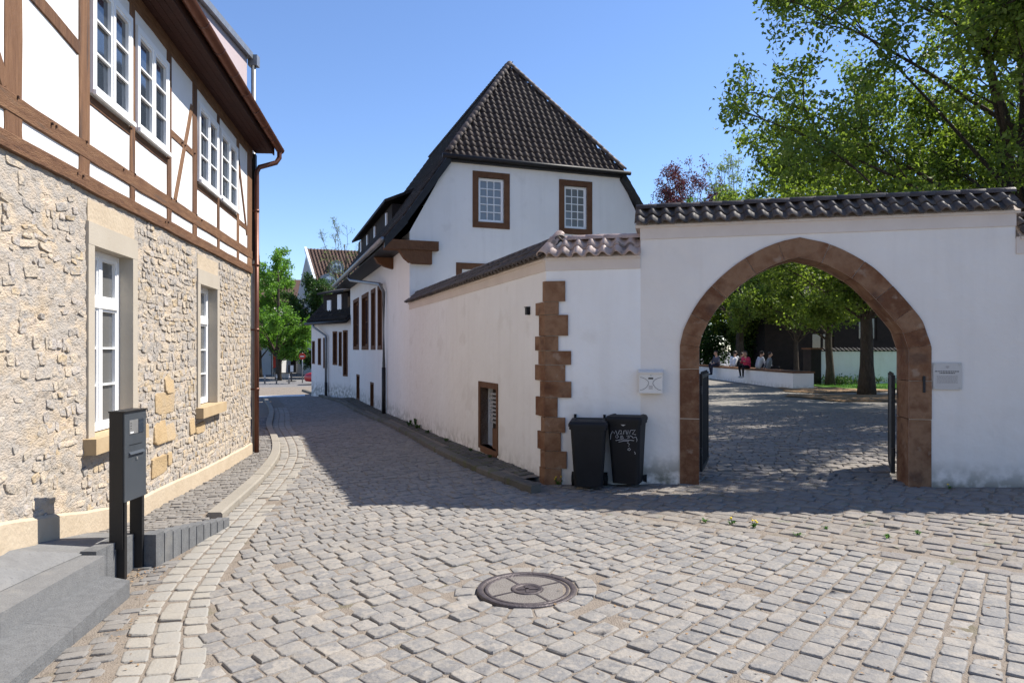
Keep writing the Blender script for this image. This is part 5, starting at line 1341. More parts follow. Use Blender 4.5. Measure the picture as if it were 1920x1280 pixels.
# ------------------------------------------------------------------ wheelie bins
def make_bin(loc, rot, label, marks, W=.44, D=.47, H=.82):
    t = thing('wheelie_bin', loc, label, 'bin', 'bins in front of the garden wall'); m = Matrix.Translation(Vector(loc)) @ Matrix.Rotation(rot,4,'Z')
    def put(mb, name, mt, sm=False, par=None):
        mb.v = [tuple(m @ Vector(v)) for v in mb.v]; return mb.build(name, mt, par or t, sm)
    wb, db = W*.78, D*.70
    def ring(w, d, z, yo, r_=.04):
        out = []
        for (sx,sy,a0) in ((1,-1,-90),(1,1,0),(-1,1,90),(-1,-1,180)):
            for k in range(4):
                a = math.radians(a0+30*k); out.append((sx*(w/2-r_)+r_*math.cos(a), yo+sy*(d/2-r_)+r_*math.sin(a), z))
        return out
    lv = [ring(wb,db,.05,.03), ring(wb*1.04,db*1.04,.16,.025), ring(W*.95,D*.95,H-.14,.0), ring(W*.96,D*.96,H-.10,0), ring(W*1.04,D*1.04,H-.098,0), ring(W*1.04,D*1.04,H-.065,0)]
    mb = MB(); n = 16; vs = [v for l in lv for v in l]
    fs = [(i*n+k,i*n+(k+1)%n,(i+1)*n+(k+1)%n,(i+1)*n+k) for i in range(len(lv)-1) for k in range(n)]+[tuple(range(n-1,-1,-1)),tuple((len(lv)-1)*n+k for k in range(n))]
    mb.add(vs, fs); body = put(mb, 'body', M['black_plastic'])
    mb = MB(); l2 = [ring(W*1.08,D*1.10,H-.064,-.005), ring(W*1.08,D*1.10,H-.035,-.005), ring(W*1.0,D*1.0,H-.008,.0), ring(W*.80,D*.80,H-.0,.01), ring(W*.72,D*.7,H-.012,.01)]
    vs = [v for l in l2 for v in l]; fs = [(i*n+k,i*n+(k+1)%n,(i+1)*n+(k+1)%n,(i+1)*n+k) for i in range(len(l2)-1) for k in range(n)]+[tuple(range(n-1,-1,-1)),tuple((len(l2)-1)*n+k for k in range(n))]
    mb.add(vs, fs); lid = put(mb, 'lid', M['black_plastic'])
    mb = MB(); mb.tube([(-W*.42,D*.55,H-.03),(-W*.42,D*.72,H-.01),(W*.42,D*.72,H-.01),(W*.42,D*.55,H-.03)], .014, 8); put(mb,'handle',M['black_plastic'],True)
    for sx in (-1,1):
        mb = MB(); mb.box(sx*W*.42-.015, sx*W*.42+.015, D*.50, D*.60, H-.05, H+.035); put(mb,'hinge_lug',M['black_plastic'])
        mb = MB(); mb.tube([(sx*(W*.40),D*.40,.085),(sx*(W*.40+.045),D*.40,.085)], .085, 16); w_ = put(mb,'wheel',M['rubber'])
        mb = MB(); mb.tube([(sx*(W*.40+.0455),D*.40,.085),(sx*(W*.40+.05),D*.40,.085)], .045, 12); put(mb,'rim',M['black_plastic'],False,w_)
    mb = MB(); mb.tube([(-W*.40,D*.40,.085),(W*.40,D*.40,.085)], .011, 6); put(mb,'axle',M['steel'])
    if marks:
        def fy(z): return -(D*.95*.5-(D*.95-db*1.04)*.5*(H-.14-z)/(H-.30))+.025*(H-.14-z)/(H-.30)-.003
        k = .30
        strokes = [[(-.13,.50),(-.125,.56),(-.105,.60),(-.09,.57),(-.075,.61),(-.06,.56)],[(-.05,.57),(-.04,.61),(-.02,.61),(-.015,.565),(-.04,.565),(-.02,.585)],[(-.0,.57),(.005,.61),(.025,.615),(.03,.57)],[(.04,.57),(.045,.62),(.06,.575),(.07,.62)],[(.075,.62),(.115,.625),(.085,.575),(.12,.57)],
                   [(-.08,.545),(-.06,.555),(-.05,.535),(-.065,.52),(-.08,.53)],[(-.03,.545),(-.01,.55),(.0,.525),(-.02,.515),(-.035,.53),(-.01,.535)],[(.03,.55),(.05,.555),(.055,.53),(.035,.53)],[(.06,.555),(.08,.55),(.09,.53),(.12,.545),(.13,.51),(.125,.49)],
                   [(-.08,.49),(-.03,.505),(.03,.505),(.10,.50)],[(-.05,.475),(.0,.49),(.05,.49),(.035,.47),(.055,.455),(.045,.43)],[(.04,.40),(.055,.41),(.065,.395),(.05,.38),(.035,.39),(.04,.40)],[(.10,.37),(.11,.35),(.105,.34)]]
        for st in strokes:
            mb = MB(); mb.tube([(x*1.2,fy(z+.07),z+.07) for x,z in st], .0028, 5); put(mb,'graffiti_stroke',M['white_ink'])
        mb = MB(); mb.add([(-.03,fy(.70)-.012,.752),(.03,fy(.70)-.012,.752),(.0,fy(.70)-.012,.735)],[(0,1,2)]); put(mb,'recycling_mark',M['white_ink'])
        mb = MB(); mb.box(-W*.35,W*.30,D*.50,D*.515,H-.02,H-.006); put(mb,'blue_rim',M['blue_trim'],False,lid)
    return t
g1 = G(1106,918); g2 = G(1180,913)
make_bin((g1.x, g1.y+.10, h(g1.x,g1.y+.10)-.01), math.radians(-9), 'plain black wheelie bin standing next to the brown quoin stones', False, W=.42)
make_bin((g2.x, g2.y+.12, h(g2.x,g2.y+.12)-.01), math.radians(-22), 'black wheelie bin with white graffiti tag under the white letterbox', True, W=.40, H=.85)

# ------------------------------------------------------------------ trees
def leaf_array(C, size, rng, up=.5, asp=.62):
    """leaf blades (two folded triangles each) round centres C"""
    n = len(C); a = rng.normal(0,1,(n,3)); a[:,2] -= .25; a /= np.linalg.norm(a,axis=1)[:,None]
    b = rng.normal(0,1,(n,3)); b[:,2] += up; b -= (b*a).sum(1)[:,None]*a; b /= np.linalg.norm(b,axis=1)[:,None]
    s = np.cross(a,b); L = (size*rng.uniform(.6,1.25,n))[:,None]; w = L*asp
    V = np.stack([C-a*L*.5, C+s*w*.5+b*w*.22-a*L*.05, C+a*L*.55, C-s*w*.5+b*w*.22-a*L*.05],1)
    T = np.array([(0,1,2),(0,2,3)]); Fc = (T[None]+(np.arange(n)*4)[:,None,None]).reshape(-1,3)
    return V.reshape(-1,3), Fc
def tree(name, label, base, H, tr, crown, leaf, leaf_size, nleaf, seed, group=None, limbs=14, subs=7, lean=(0,0), m_bark='bark', twigs=5, spread=.30, trunk_top=.8, droop=0.0, bare=0.0):
    """crown: (z centre, horizontal radius, vertical radius). Parts: trunk (with limbs) and crown"""
    rng = np.random.default_rng(seed); rr = random.Random(seed); base = Vector(base)
    t = thing(name, base, label, 'tree', group); mb = MB()
    cz, rx, rz = crown; top = H*trunk_top
    tp = []
    for i in range(9):
        f = i/8; tp.append(base+Vector((lean[0]*f+rr.uniform(-.08,.08)*min(1,f*3), lean[1]*f+rr.uniform(-.08,.08)*min(1,f*3), -.2+(top+.2)*f)))
    rad = [tr*(1.35 if i == 0 else 1.0-.78*(i/8)**.9) for i in range(9)]
    mb.tube(tp, rad, 10)
    def tr_at(z):
        f = min(1,max(0,z/top))*8; i = min(7,int(f)); return tp[i].lerp(tp[i+1],f-i), rad[i]+(rad[i+1]-rad[i])*(f-i)
    cc = base+Vector((lean[0]*.7,lean[1]*.7,cz)); zlow = max(cz-rz*.85, H*.16)
    lim = Vector((rx,rx,rz)); ends = []
    def shell():
        while True:
            v = Vector((rr.gauss(0,1),rr.gauss(0,1),rr.gauss(0,1))).normalized()*(rr.uniform(.72,1.0))
            if v.z > -.75: return cc+Vector((v.x*rx,v.y*rx,v.z*rz))
    lumps = [(Vector((rr.gauss(0,1),rr.gauss(0,1),rr.gauss(0,1))).normalized(), rr.uniform(-.22,.16)) for _ in range(9)]
    def clampin(p):
        d = p-cc; v = Vector((d.x/rx,d.y/rx,d.z/rz)); k = 1.0
        if v.length > 0:
            u = v.normalized(); k = 1+sum(a*max(0,u.dot(l))**3 for l,a in lumps)
        return p if v.length <= k else cc+d*(k/v.length)
    for i in range(limbs):
        tg = shell(); hz = min(max(zlow*.75, (tg.z-base.z)*rr.uniform(.35,.75)), top*.97); st, r0 = tr_at(hz); r0 *= rr.uniform(.26,.44)
        mid = st.lerp(tg,.5)+Vector((rr.uniform(-.3,.3),rr.uniform(-.3,.3),rr.uniform(.0,.12)*(tg-st).length-droop)); pts = []
        for k in range(6):
            f = k/5; pts.append(st*(1-f)**2+mid*2*f*(1-f)+tg*f*f+Vector((rr.uniform(-.06,.06),)*3)*(0 if k in (0,5) else 1))
        mb.tube(pts, [max(.012,r0*(1-f/5.4)) for f in range(6)], 6, cap=False)
        for j in range(subs):
            f = rr.uniform(.3,1.0)*5; k = min(4,int(f)); a = pts[k].lerp(pts[k+1],f-k)
            dr = (pts[k+1]-pts[k]).normalized()+Vector((rr.gauss(0,.75),rr.gauss(0,.75),rr.gauss(0,.55)-droop*.4)); L = rr.uniform(.5,1.0)*rx*.36
            e = clampin(a+dr.normalized()*L); m_ = a.lerp(e,.5)+Vector((rr.uniform(-.1,.1),rr.uniform(-.1,.1),rr.uniform(0,.15)))
            mb.tube([a,m_,e], [max(.009,r0*.34),max(.007,r0*.2),.005], 5, cap=False)
            for q in range(twigs):
                f2 = rr.uniform(.2,1); s_ = a.lerp(m_,f2*2) if f2 < .5 else m_.lerp(e,f2*2-1)
                e2 = clampin(s_+Vector((rr.gauss(0,1),rr.gauss(0,1),rr.gauss(0,.7)-droop*.5)).normalized()*rr.uniform(.3,.75)*rx*spread*.6)
                mb.tube([s_,e2],[.006,.003],3,cap=False); ends.append((s_,e2))
    trunk = mb.build('trunk', M[m_bark], t, True)
    E = np.array([[list(a),list(b)] for a,b in ends]); pick = rng.integers(0,len(E),nleaf); f = rng.uniform(.15,1.08,nleaf)[:,None]
    C = E[pick,0]*(1-f)+E[pick,1]*f+rng.normal(0,1,(nleaf,3))*min(.16,rx*.04)
    V, Fc = leaf_array(C, np.full(nleaf,leaf_size), rng)
    o = bpy.data.objects.new('crown', np_mesh('crown', V, Fc, M[leaf])); link(o, t)
    return t
def gz(x,y): return (x,y,h(x,y))
court_g = 'trees in the courtyard'
tree('lime_tree', 'large lime tree with forked dark trunk and wide crown rising above the boundary wall', gz(11.7,15.2), 15.5, .27, (8.0,6.4,5.6), 'lime_leaf', .125, 118000, 3, court_g, limbs=50, subs=9, twigs=4, lean=(-.7,-.3))
a = G(1625,740); tree('lime_tree', 'stout lime tree with thick dark trunk on the courtyard lawn edge', (a.x,a.y,a.z), 12, .25, (7.2,5.2,4.3), 'lime_leaf', .135, 46000, 5, court_g, limbs=22, subs=8)
a = G(1556,723); tree('lime_tree', 'slender lime tree behind the end of the white bench wall', (a.x,a.y,a.z), 10, .18, (5.6,4.2,3.3), 'lime_leaf', .14, 26000, 6, court_g, limbs=16, subs=8)
tree('lime_tree', 'leafy lime tree beyond the seated people on the bench wall', gz(10.2,44), 10, .3, (5.4,4.0,3.7), 'lime_leaf', .16, 24000, 8, court_g, limbs=16, subs=8)
tree('lime_tree', 'broad low tree before the dark courtyard house', gz(15.5,45), 10, .3, (5.2,4.2,3.9), 'lime_leaf', .18, 22000, 9, court_g, limbs=16, subs=8)
tree('lime_tree', 'bushy green tree hanging over the bench wall seen through the arch', gz(13.4,40), 9.5, .3, (5.6,3.9,3.3), 'lime_leaf', .15, 24000, 12, court_g, limbs=16, subs=8)
tree('lime_tree', 'dense farthest tree filling the arch beside the sandstone jamb', gz(12.2,50), 10, .3, (4.8,4.5,4.2), 'lime_leaf', .18, 22000, 14, court_g, limbs=16, subs=8)
tree('lime_tree', 'tall lime tree whose crown spreads over the white courtyard wall', gz(21.5,26), 14, .36, (8.6,5.2,4.6), 'lime_leaf', .15, 26000, 15, court_g, limbs=20, subs=8)
tree('lime_tree', 'lime tree with high crown between gate coping and sky', gz(16.6,19.5), 16, .26, (9.6,5.0,5.2), 'lime_leaf', .14, 10000, 16, court_g, limbs=20, subs=8)
tree('lime_tree', 'small leafy tree in front of the dark courtyard house door', gz(ratio(1492)*38,38), 7.6, .16, (4.9,2.5,2.6), 'lime_leaf', .15, 15000, 23, court_g, limbs=18, subs=8)
tree('copper_beech', 'dark purple copper beech crown showing above the gate coping', gz(ratio(1283)*52,52), 15.4, .35, (11.2,4.0,4.8), 'beech_leaf', .16, 42000, 17, limbs=70, subs=8)
tree('young_tree', 'olive green small tree crown beside the copper beech', gz(ratio(1325)*49,49), 13.6, .2, (10.6,1.9,3.3), 'street_leaf', .14, 9000, 18, limbs=30, subs=7)
tree('birch_tree', 'thin pale tree with sparse spring leaves behind the gate coping', gz(ratio(1374)*46,46), 15, .16, (11.0,2.4,4.7), 'pale_leaf', .12, 11000, 19, limbs=44, subs=7)
# trees at the end of the street
tree('street_tree', 'bright green street tree at the far end of the cobbled street', gz(ratio(522)*50,50), 10.5, .2, (5.4,3.1,4.9), 'street_leaf', .17, 24000, 31, 'trees at the end of the street', limbs=20, subs=8)
tree('street_tree', 'taller green street tree partly hidden by the timbered house corner', gz(ratio(486)*56,56), 13, .22, (6.4,3.2,5.6), 'street_leaf', .17, 22000, 32, 'trees at the end of the street', limbs=20, subs=8)
tree('yew_tree', 'dark evergreen tree behind the red car', gz(ratio(596)*54,54), 8.5, .3, (4.2,3.2,4.4), 'dark_leaf', .18, 22000, 33, limbs=20, subs=8)
tree('birch_tree', 'bare looking thin birch in front of the red brown tile roof', gz(ratio(648)*46,46), 11.5, .14, (8.2,2.1,3.2), 'pale_leaf', .09, 1800, 34, limbs=22, subs=8)

# ------------------------------------------------------------------ courtyard: bench wall, back wall, house, lawn
c0 = G(1487,729); c1 = G(1335,709.5); dB = (c1-c0).xy.normalized(); BW = Wall(c0.xy, dB, -1)
if BW.n.x > 0: BW.n = -BW.n
zt = c0.z+.70
bench = thing('bench_wall', (c0.x+.5,c0.y+4,c0.z), 'long low white wall with brown stone top used as a bench in courtyard', 'bench')
mb = MB(); BW.box(mb, 0, 14, c0.z-.2, zt-.07, -.85, 0); mb.build('wall', M['plaster'], bench)
for k in range(10):
    mb = MB(); BW.box(mb, -.03+k*1.4, -.03+(k+1)*1.4-.008, zt-.07, zt, -.89, .04); mb.build('cap_slab', M['house_stone'], bench)
bk0 = G(1538,721); bk1 = G(1690,719)
BK = Wall(bk0.xy, (bk1-bk0).xy, 1); LBK = (bk1-bk0).length*1.8; zt2 = BK.sz(1540,656)[1]
cw = thing('courtyard_wall', BK.pt(3,.1,-.1), 'plain white courtyard wall with thin tiled top behind the tree trunks', 'wall')
mb = MB(); BK.box(mb, 0, LBK, -.2, zt2-.05, -.3, 0); mb.build('wall', M['plaster_warm'], cw)
mb = MB(); p = BK.pt; mb.prism([p(-.05,zt2-.05,.06),p(-.05,zt2-.02,.06),p(-.05,zt2+.08,-.15),p(-.05,zt2-.02,-.36),p(-.05,zt2-.05,-.36)],[p(LBK,zt2-.05,.06),p(LBK,zt2-.02,.06),p(LBK,zt2+.08,-.15),p(LBK,zt2-.02,-.36),p(LBK,zt2-.05,-.36)]); mb.build('coping', M['tile'], cw)
for k in range(int(LBK/.22)):
    mb = MB(); mb.tube([p(k*.22,zt2-.03,.08),p(k*.22,zt2+.08,-.13)], .05, 6); mb.build('coping_tile', M['tile'], cw)
pil = thing('gate_pillar', (bk0.x-.5,bk0.y,.1), 'dark brown pillar at the end of the white courtyard wall', 'pillar')
mb = MB(); BK.box(mb, -.55, -.04, -.1, zt2+.02, -.45, .12); mb.build('shaft', M['dark_wood_and_shade'], pil); mb = MB(); BK.box(mb, -.60, .0, zt2+.021, zt2+.10, -.5, .17); mb.build('cap', M['house_stone'], pil)
# dark house at the back
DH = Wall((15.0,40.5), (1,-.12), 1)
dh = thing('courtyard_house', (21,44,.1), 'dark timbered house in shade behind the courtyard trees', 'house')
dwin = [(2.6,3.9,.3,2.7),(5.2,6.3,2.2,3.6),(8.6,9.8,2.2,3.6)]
mb = MB(); wall_face(mb, DH, [(0,-.3),(16,-.3),(16,4.6),(0,4.6)], [w for w in dwin], .2); mb.add([DH.pt(0,-.3,0),DH.pt(0,-.3,-7),DH.pt(0,4.6,-7),DH.pt(0,7.4,-3.5),DH.pt(0,4.6,0)],[(0,1,2,3,4)]); mb.build('wall', M['dark_wood_and_shade'], dh)
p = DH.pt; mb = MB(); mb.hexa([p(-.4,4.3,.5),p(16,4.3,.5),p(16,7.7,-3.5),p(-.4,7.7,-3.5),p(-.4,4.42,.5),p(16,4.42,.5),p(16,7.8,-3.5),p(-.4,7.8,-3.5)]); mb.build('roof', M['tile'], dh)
for w in dwin: window(dh, DH, w[0],w[1],w[2],w[3],-.05,1,2,M['dark_wood_and_shade'],M['glass'],fw=.09,casements=2,mull=.08)
lawn = sheet('lawn', 10, 30, 22, 40, .5, .012, M['lawn'], lambda q: (Vector(q)-BK.P).dot(BK.n) < 3.6 and (Vector(q)-BK.P).dot(BK.n) > -.4 and (Vector(q)-BK.P).dot(BK.d) > -1.0); tag(lawn, kind='structure')
def litter_patch(c, rx, ry, seed):
    rng = random.Random(seed); ring = []
    for k in range(28):
        a = 2*math.pi*k/28; f = 1+.18*math.sin(3*a+seed)+rng.uniform(-.1,.1); x, y = c.x+rx*f*math.cos(a), c.y+ry*f*math.sin(a); ring.append((x,y,h(x,y)+.018))
    mb = MB(); mb.add([(c.x,c.y,h(c.x,c.y)+.05)]+ring, [(0,1+k,1+(k+1)%28) for k in range(28)]); tag(mb.build('leaf_litter', M['litter'], None), kind='structure')
litter_patch(G(1625,745), 2.3, 1.9, 1); litter_patch(G(1550,731), 1.9, 1.8, 2)
# grass blades on the lawn strip
rng = np.random.default_rng(5); n = 9000
s_ = rng.uniform(-.8,8,n); o_ = rng.uniform(.4,3.5,n); xy = np.array([BK.P.x,BK.P.y])+np.outer(s_,[BK.d.x,BK.d.y])+np.outer(o_,[BK.n.x,BK.n.y]); z = hts(xy)
b = np.column_stack([xy,z+.01]); d = rng.normal(0,.03,(n,2)); w = rng.normal(0,.008,(n,2))
V = np.stack([b, b+np.column_stack([w,np.zeros(n)]), b+np.column_stack([d,rng.uniform(.04,.10,n)])],1).reshape(-1,3)
o = bpy.data.objects.new('grass', np_mesh('grass', V, np.arange(3*n).reshape(-1,3), M['grass'])); link(o); tag(o, 'short green grass growing along the foot of the courtyard wall', 'grass', kind='stuff')
# shrubs at the wall foot
def shrub(base, rx, rz, leaf, size, n, seed, label, cat='shrub', group=None):
    rng = np.random.default_rng(seed); t = thing('shrub', base, label, cat, group); mb = MB(); rr = random.Random(seed); base = Vector(base); E = []
    for k in range(16):
        e = base+Vector((rr.gauss(0,.5)*rx,rr.gauss(0,.5)*rx,rr.uniform(.5,1)*rz)); mb.tube([base+Vector((rr.uniform(-.1,.1)*rx,rr.uniform(-.1,.1)*rx,-.03)),base.lerp(e,.5)+Vector((0,0,.1*rz)),e],[.012,.008,.004],4,cap=False); E.append((base.lerp(e,.3),e))
    mb.build('stem', M['bark'], t); A = np.array([[list(a),list(b)] for a,b in E]); pk = rng.integers(0,16,n); f = rng.uniform(.1,1.05,n)[:,None]
    C = A[pk,0]*(1-f)+A[pk,1]*f+rng.normal(0,1,(n,3))*[rx*.2,rx*.2,rz*.14]; C[:,2] = np.maximum(C[:,2], base.z+.02)
    V, Fc = leaf_array(C, np.full(n,size), rng); o = bpy.data.objects.new('foliage', np_mesh('foliage',V,Fc,M[leaf])); link(o,t); return t
for k,(s,lab) in enumerate(((1.9,'low dark shrub at the foot of the courtyard wall between the trunks'),(.5,'small dark shrub beside the dark courtyard pillar'),(4.4,'low dark shrub behind the stout lime trunk'))):
    q = BK.pt(s,0,.5); shrub((q.x,q.y,h(q.x,q.y)), .7, .4, 'dark_leaf', .08, 900, 40+k, lab)
for k,(x,y) in enumerate(((9.6,47),(11.6,46),(13.8,47.5),(16,44))):
    shrub(gz(x,y), 2.2, 3.0, 'dark_leaf', .18, 3500, 50+k, ['tall dark hedge bush at the back of the courtyard behind the seated man','tall dark hedge bush behind the person in white jacket','tall dark hedge bush behind the person in grey','tall dark bush in front of the dark courtyard house'][k])

# ------------------------------------------------------------------ people on the bench wall
def person(seat, face, label, top, legs, hair, lean=.05, leg_mode='hang', shoes=(.6,.6,.6), arm='lap', sc=1.0):
    """seat: point on the wall top; face: heading angle of the front. Body = capsules fused by a voxel remesh"""
    seat = Vector(seat); f = Vector((math.cos(face),math.sin(face),0)); sd = Vector((-f.y,f.x,0)); U = Vector((0,0,1))
    P = lambda fx,sx,z: seat+(f*fx+sd*sx+U*z)*sc
    caps = []
    def cap(a,b,ra,rb,mi,n=10): caps.append((a,b,ra*sc,rb*sc,mi))
    hip = P(0,0,.10); chest = P(lean*1.0-.02,0,.42); neck = P(lean*1.4,0,.56); head = P(lean*1.7+.02,0,.70)
    for s in (-1,1):
        cap(P(0,.07*s,.10), P(lean*.8,.09*s,.38), .115,.11,0); cap(P(lean,.06*s,.40),P(lean*1.2,.16*s,.49),.10,.062,0)
        if leg_mode == 'hang':
            k = P(.42,.11*s,.07); ft = P(.38+.06*s,.12*s,-.36); cap(P(.03,.09*s,.085),k,.088,.062,1); cap(k,ft,.058,.040,1); cap(ft+(U*-.04)*sc,ft+(f*.15-U*.06)*sc,.042,.034,3)
        else:
            k = P(.34,.14*s,.30); ft = P(.52,.12*s,.04); cap(P(.03,.09*s,.09),k,.088,.062,1); cap(k,ft,.058,.042,1); cap(ft,ft+(f*.15)*sc,.042,.034,3)
        sh = P(lean*1.2,.175*s,.485)
        if arm == 'lap' : el = P(lean*1.2+.06,.24*s,.25); hd = P(.27,.10*s,.17)
        elif arm == 'back': el = P(-.10,.26*s,.27); hd = P(-.20,.24*s,.03)
        else: el = P(.10,.25*s,.26); hd = P(.30,.13*s,.33)
        cap(sh,el,.055,.044,0); cap(el,hd,.042,.030,0); d = (hd-el).normalized(); cap(hd,hd+d*.07*sc,.032,.030,2)
        lat = d.cross(U).normalized()
        for q in range(4): 
            st = hd+d*.075*sc+lat*(q-1.5)*.018*sc; cap(st, st+(d*.055-U*.02)*sc*(1-.12*abs(q-1.3)), .0095,.008,2)
        cap(hd+lat*.02*s*sc, hd+(lat*.055*s+d*.05)*sc, .011,.009,2)
    cap(neck-U*.05*sc,neck+U*.06*sc,.052,.05,2); cap(head+U*.02*sc-f*.012*sc,head+U*.035*sc,.090,.088,2); cap(head-U*.035*sc+f*.03*sc,head-U*.06*sc+f*.035*sc,.062,.052,2)
    cap(head+f*.088*sc-U*.0*sc, head+f*.105*sc-U*.025*sc,.014,.016,2)
    for s in (-1,1): cap(head+sd*.088*s*sc,head+sd*.094*s*sc-U*.03*sc,.02,.014,2)
    src = MB()
    for (a,b,ra,rb,mi) in caps:
        d = b-a; L = d.length; pts = []; rad = []
        dn = d.normalized() if L > 1e-6 else U
        for k in range(4): t_ = math.pi/2*(1-k/3.0); pts.append(a-dn*ra*math.sin(t_)); rad.append(max(.001,ra*math.cos(t_)))
        for k in range(1,4): t_ = math.pi/2*(k/3.0); pts.append(b+dn*rb*math.sin(t_)); rad.append(max(.001,rb*math.cos(t_)))
        pts.insert(4,b); rad.insert(4,rb); src.tube(pts, rad, 10)
    t = thing('person', seat, label, 'person', None)
    me = src.mesh('person_source', M['skin']); tmp = bpy.data.objects.new('person_source', me); COL.objects.link(tmp)
    rm = tmp.modifiers.new('r','REMESH'); rm.mode = 'VOXEL'; rm.voxel_size = .013*sc; sm = tmp.modifiers.new('s','SMOOTH'); sm.factor = .5; sm.iterations = 2
    dg = bpy.context.evaluated_depsgraph_get(); dg.update(); bm_ = bpy.data.meshes.new_from_object(tmp.evaluated_get(dg)); bpy.data.objects.remove(tmp)
    bm_.materials.clear()
    for m_ in (cloth(*top), cloth(*legs), M['skin'], cloth('shoe_%d'%int(shoes[0]*100), shoes)): bm_.materials.append(m_)
    cen = np.zeros(len(bm_.polygons)*3); bm_.polygons.foreach_get('center', cen); cen = cen.reshape(-1,3); best = np.full(len(cen),1e9); mi_ = np.zeros(len(cen),int)
    for (a,b,ra,rb,mi) in caps:
        a_, d_ = np.array(a), np.array(b-a); L2 = max(1e-9,d_@d_); tt = np.clip(((cen-a_)@d_)/L2,0,1); q = np.linalg.norm(cen-(a_+tt[:,None]*d_),axis=1)-(ra+(rb-ra)*tt); k = q < best; best[k] = q[k]; mi_[k] = mi
    bm_.polygons.foreach_set('material_index', mi_); bm_.polygons.foreach_set('use_smooth', np.ones(len(cen),bool)); bm_.update()
    o = bpy.data.objects.new('body', bm_); link(o, t)
    mb = MB(); hc = head+U*.03*sc-f*.012*sc; mb.ell((0,0,0),(.103*sc,.099*sc,.105*sc),14,10)
    mb.v = [v for v in mb.v]; fs = [q for q in mb.f if not (sum(mb.v[i][0] for i in q)/len(q) > .035*sc and sum(mb.v[i][2] for i in q)/len(q) < .045*sc) and sum(mb.v[i][2] for i in q)/len(q) > -.065*sc]
    mb.f = fs; mb.mi = [0]*len(fs); mb.v = [tuple(hc+f*v[0]+sd*v[1]+U*v[2]) for v in mb.v]
    if hair == 'long':
        k = len(mb.v); mb.tube([hc-f*.06*sc+U*.0,hc-f*.10*sc-U*.12*sc,hc-f*.10*sc-U*.24*sc],[.075*sc,.06*sc,.03*sc],8)
    mb.build('hair', M['hair'], t, True)
    mb = MB()
    for s in (-1,1): q = head+f*.083*sc+sd*.032*s*sc+U*.022*sc; mb.ell(tuple(q),(.011*sc,)*3,6,5)
    mb.build('eyes', M['ink'], t)
    q = head+f*.083*sc-U*.05*sc; mb = MB(); mb.tube([q-sd*.022*sc,q+f*.006*sc,q+sd*.022*sc],.006*sc,5); mb.build('mouth', M['cloth_pink'] if 'cloth_pink' in M else cloth('pink',(.55,.06,.12)), t)
    return t
fN = math.atan2(BW.n.y, BW.n.x); bk = fN+math.pi
def seat_at(px, off):
    W_ = Wall(tuple(BW.pt(0,0,off).xy), BW.d, 1); s = W_.s(px); q = BW.pt(s,zt,off); return q
person(seat_at(1345,.0), fN+.3, 'person in dark grey jumper sitting upright with legs hanging from the bench wall', ('grey',(.10,.10,.13)), ('navy',(.03,.035,.06)), 'short', arm='lap', shoes=(.05,.05,.05))
person(seat_at(1375,-.45), bk+.9, 'person in white hooded jacket leaning sideways on the bench wall', ('white',(.72,.72,.74)), ('black',(.02,.02,.025)), 'short', lean=.16, leg_mode='cross', arm='lap')
person(seat_at(1388,-.75), bk, 'person with brown hair and dark clothes seated behind the one in pink', ('dark',(.04,.035,.04)), ('navy',(.03,.035,.06)), 'short', arm='lap', sc=.9)
person(seat_at(1401,-.06), fN+.5, 'person in pink jacket and black leggings with feet dangling from bench wall', ('pink',(.62,.06,.16)), ('black',(.02,.02,.025)), 'long', arm='fwd', lean=.08, shoes=(.62,.62,.62))
person(seat_at(1422,-.50), bk+.2, 'person in white and grey top seen from behind on the bench wall', ('pale',(.58,.60,.64)), ('navy',(.03,.035,.06)), 'short', lean=.10, leg_mode='cross', arm='lap')
person(seat_at(1442,-.78), bk-.2, 'person in plain grey shirt sitting at the back edge of bench wall', ('midgrey',(.22,.24,.26)), ('black',(.02,.02,.025)), 'short', lean=.02, leg_mode='hang', arm='back', sc=.95)

# ------------------------------------------------------------------ far end of the street
K0 = Vector((ratio(600)*58, 58.0)); dK = Vector((-.5,.866)); pK = Vector((.90,.30)).normalized()
fhz = lambda a,b,z: Vector((K0.x+dK.x*a+pK.x*b, K0.y+dK.y*a+pK.y*b, z))
fhouse = thing('far_house', fhz(4.5,4,-.5), 'far white house with steep red brown tile roof and rounded dormers', 'house')
ez, rz_ = EYE+(HY-553)*58/F, EYE+(HY-468)*61.5/F
mb = MB(); mb.add([fhz(0,0,-1),fhz(9,0,-1),fhz(9,0,ez),fhz(4.5,0,rz_),fhz(0,0,ez)],[(0,1,2,3,4)]); mb.add([fhz(0,0,-1),fhz(0,14,-1),fhz(0,14,ez),fhz(0,0,ez)],[(0,1,2,3)]); mb.build('wall', M['far_wall'], fhouse)
mb = MB(); mb.hexa([fhz(-.5,-.1,ez-.35),fhz(-.5,14,ez-.35),fhz(4.5,14,rz_),fhz(4.5,-.1,rz_),fhz(-.5,-.1,ez-.2),fhz(-.5,14,ez-.2),fhz(4.5,14,rz_+.15),fhz(4.5,-.1,rz_+.15)]); frf = mb.build('roof', M['far_tile'], fhouse)
O = fhz(-.5,-.1,ez-.2); E2 = fhz(-.5,14,ez-.2); U = fhz(4.5,-.1,rz_+.15); exv = E2-O
if exv.cross(U-O).z < 0: O, U, exv = E2, fhz(4.5,14,rz_+.15), -exv
place_tiles(slope_tiles(O, exv.normalized(), (U-O).normalized(), [(0,0),(exv.length,0),(exv.length,(U-O).length),(0,(U-O).length)], .30, .34), tile_mesh(.3,.40,M['far_tile']), frf, 'pantile', 0)
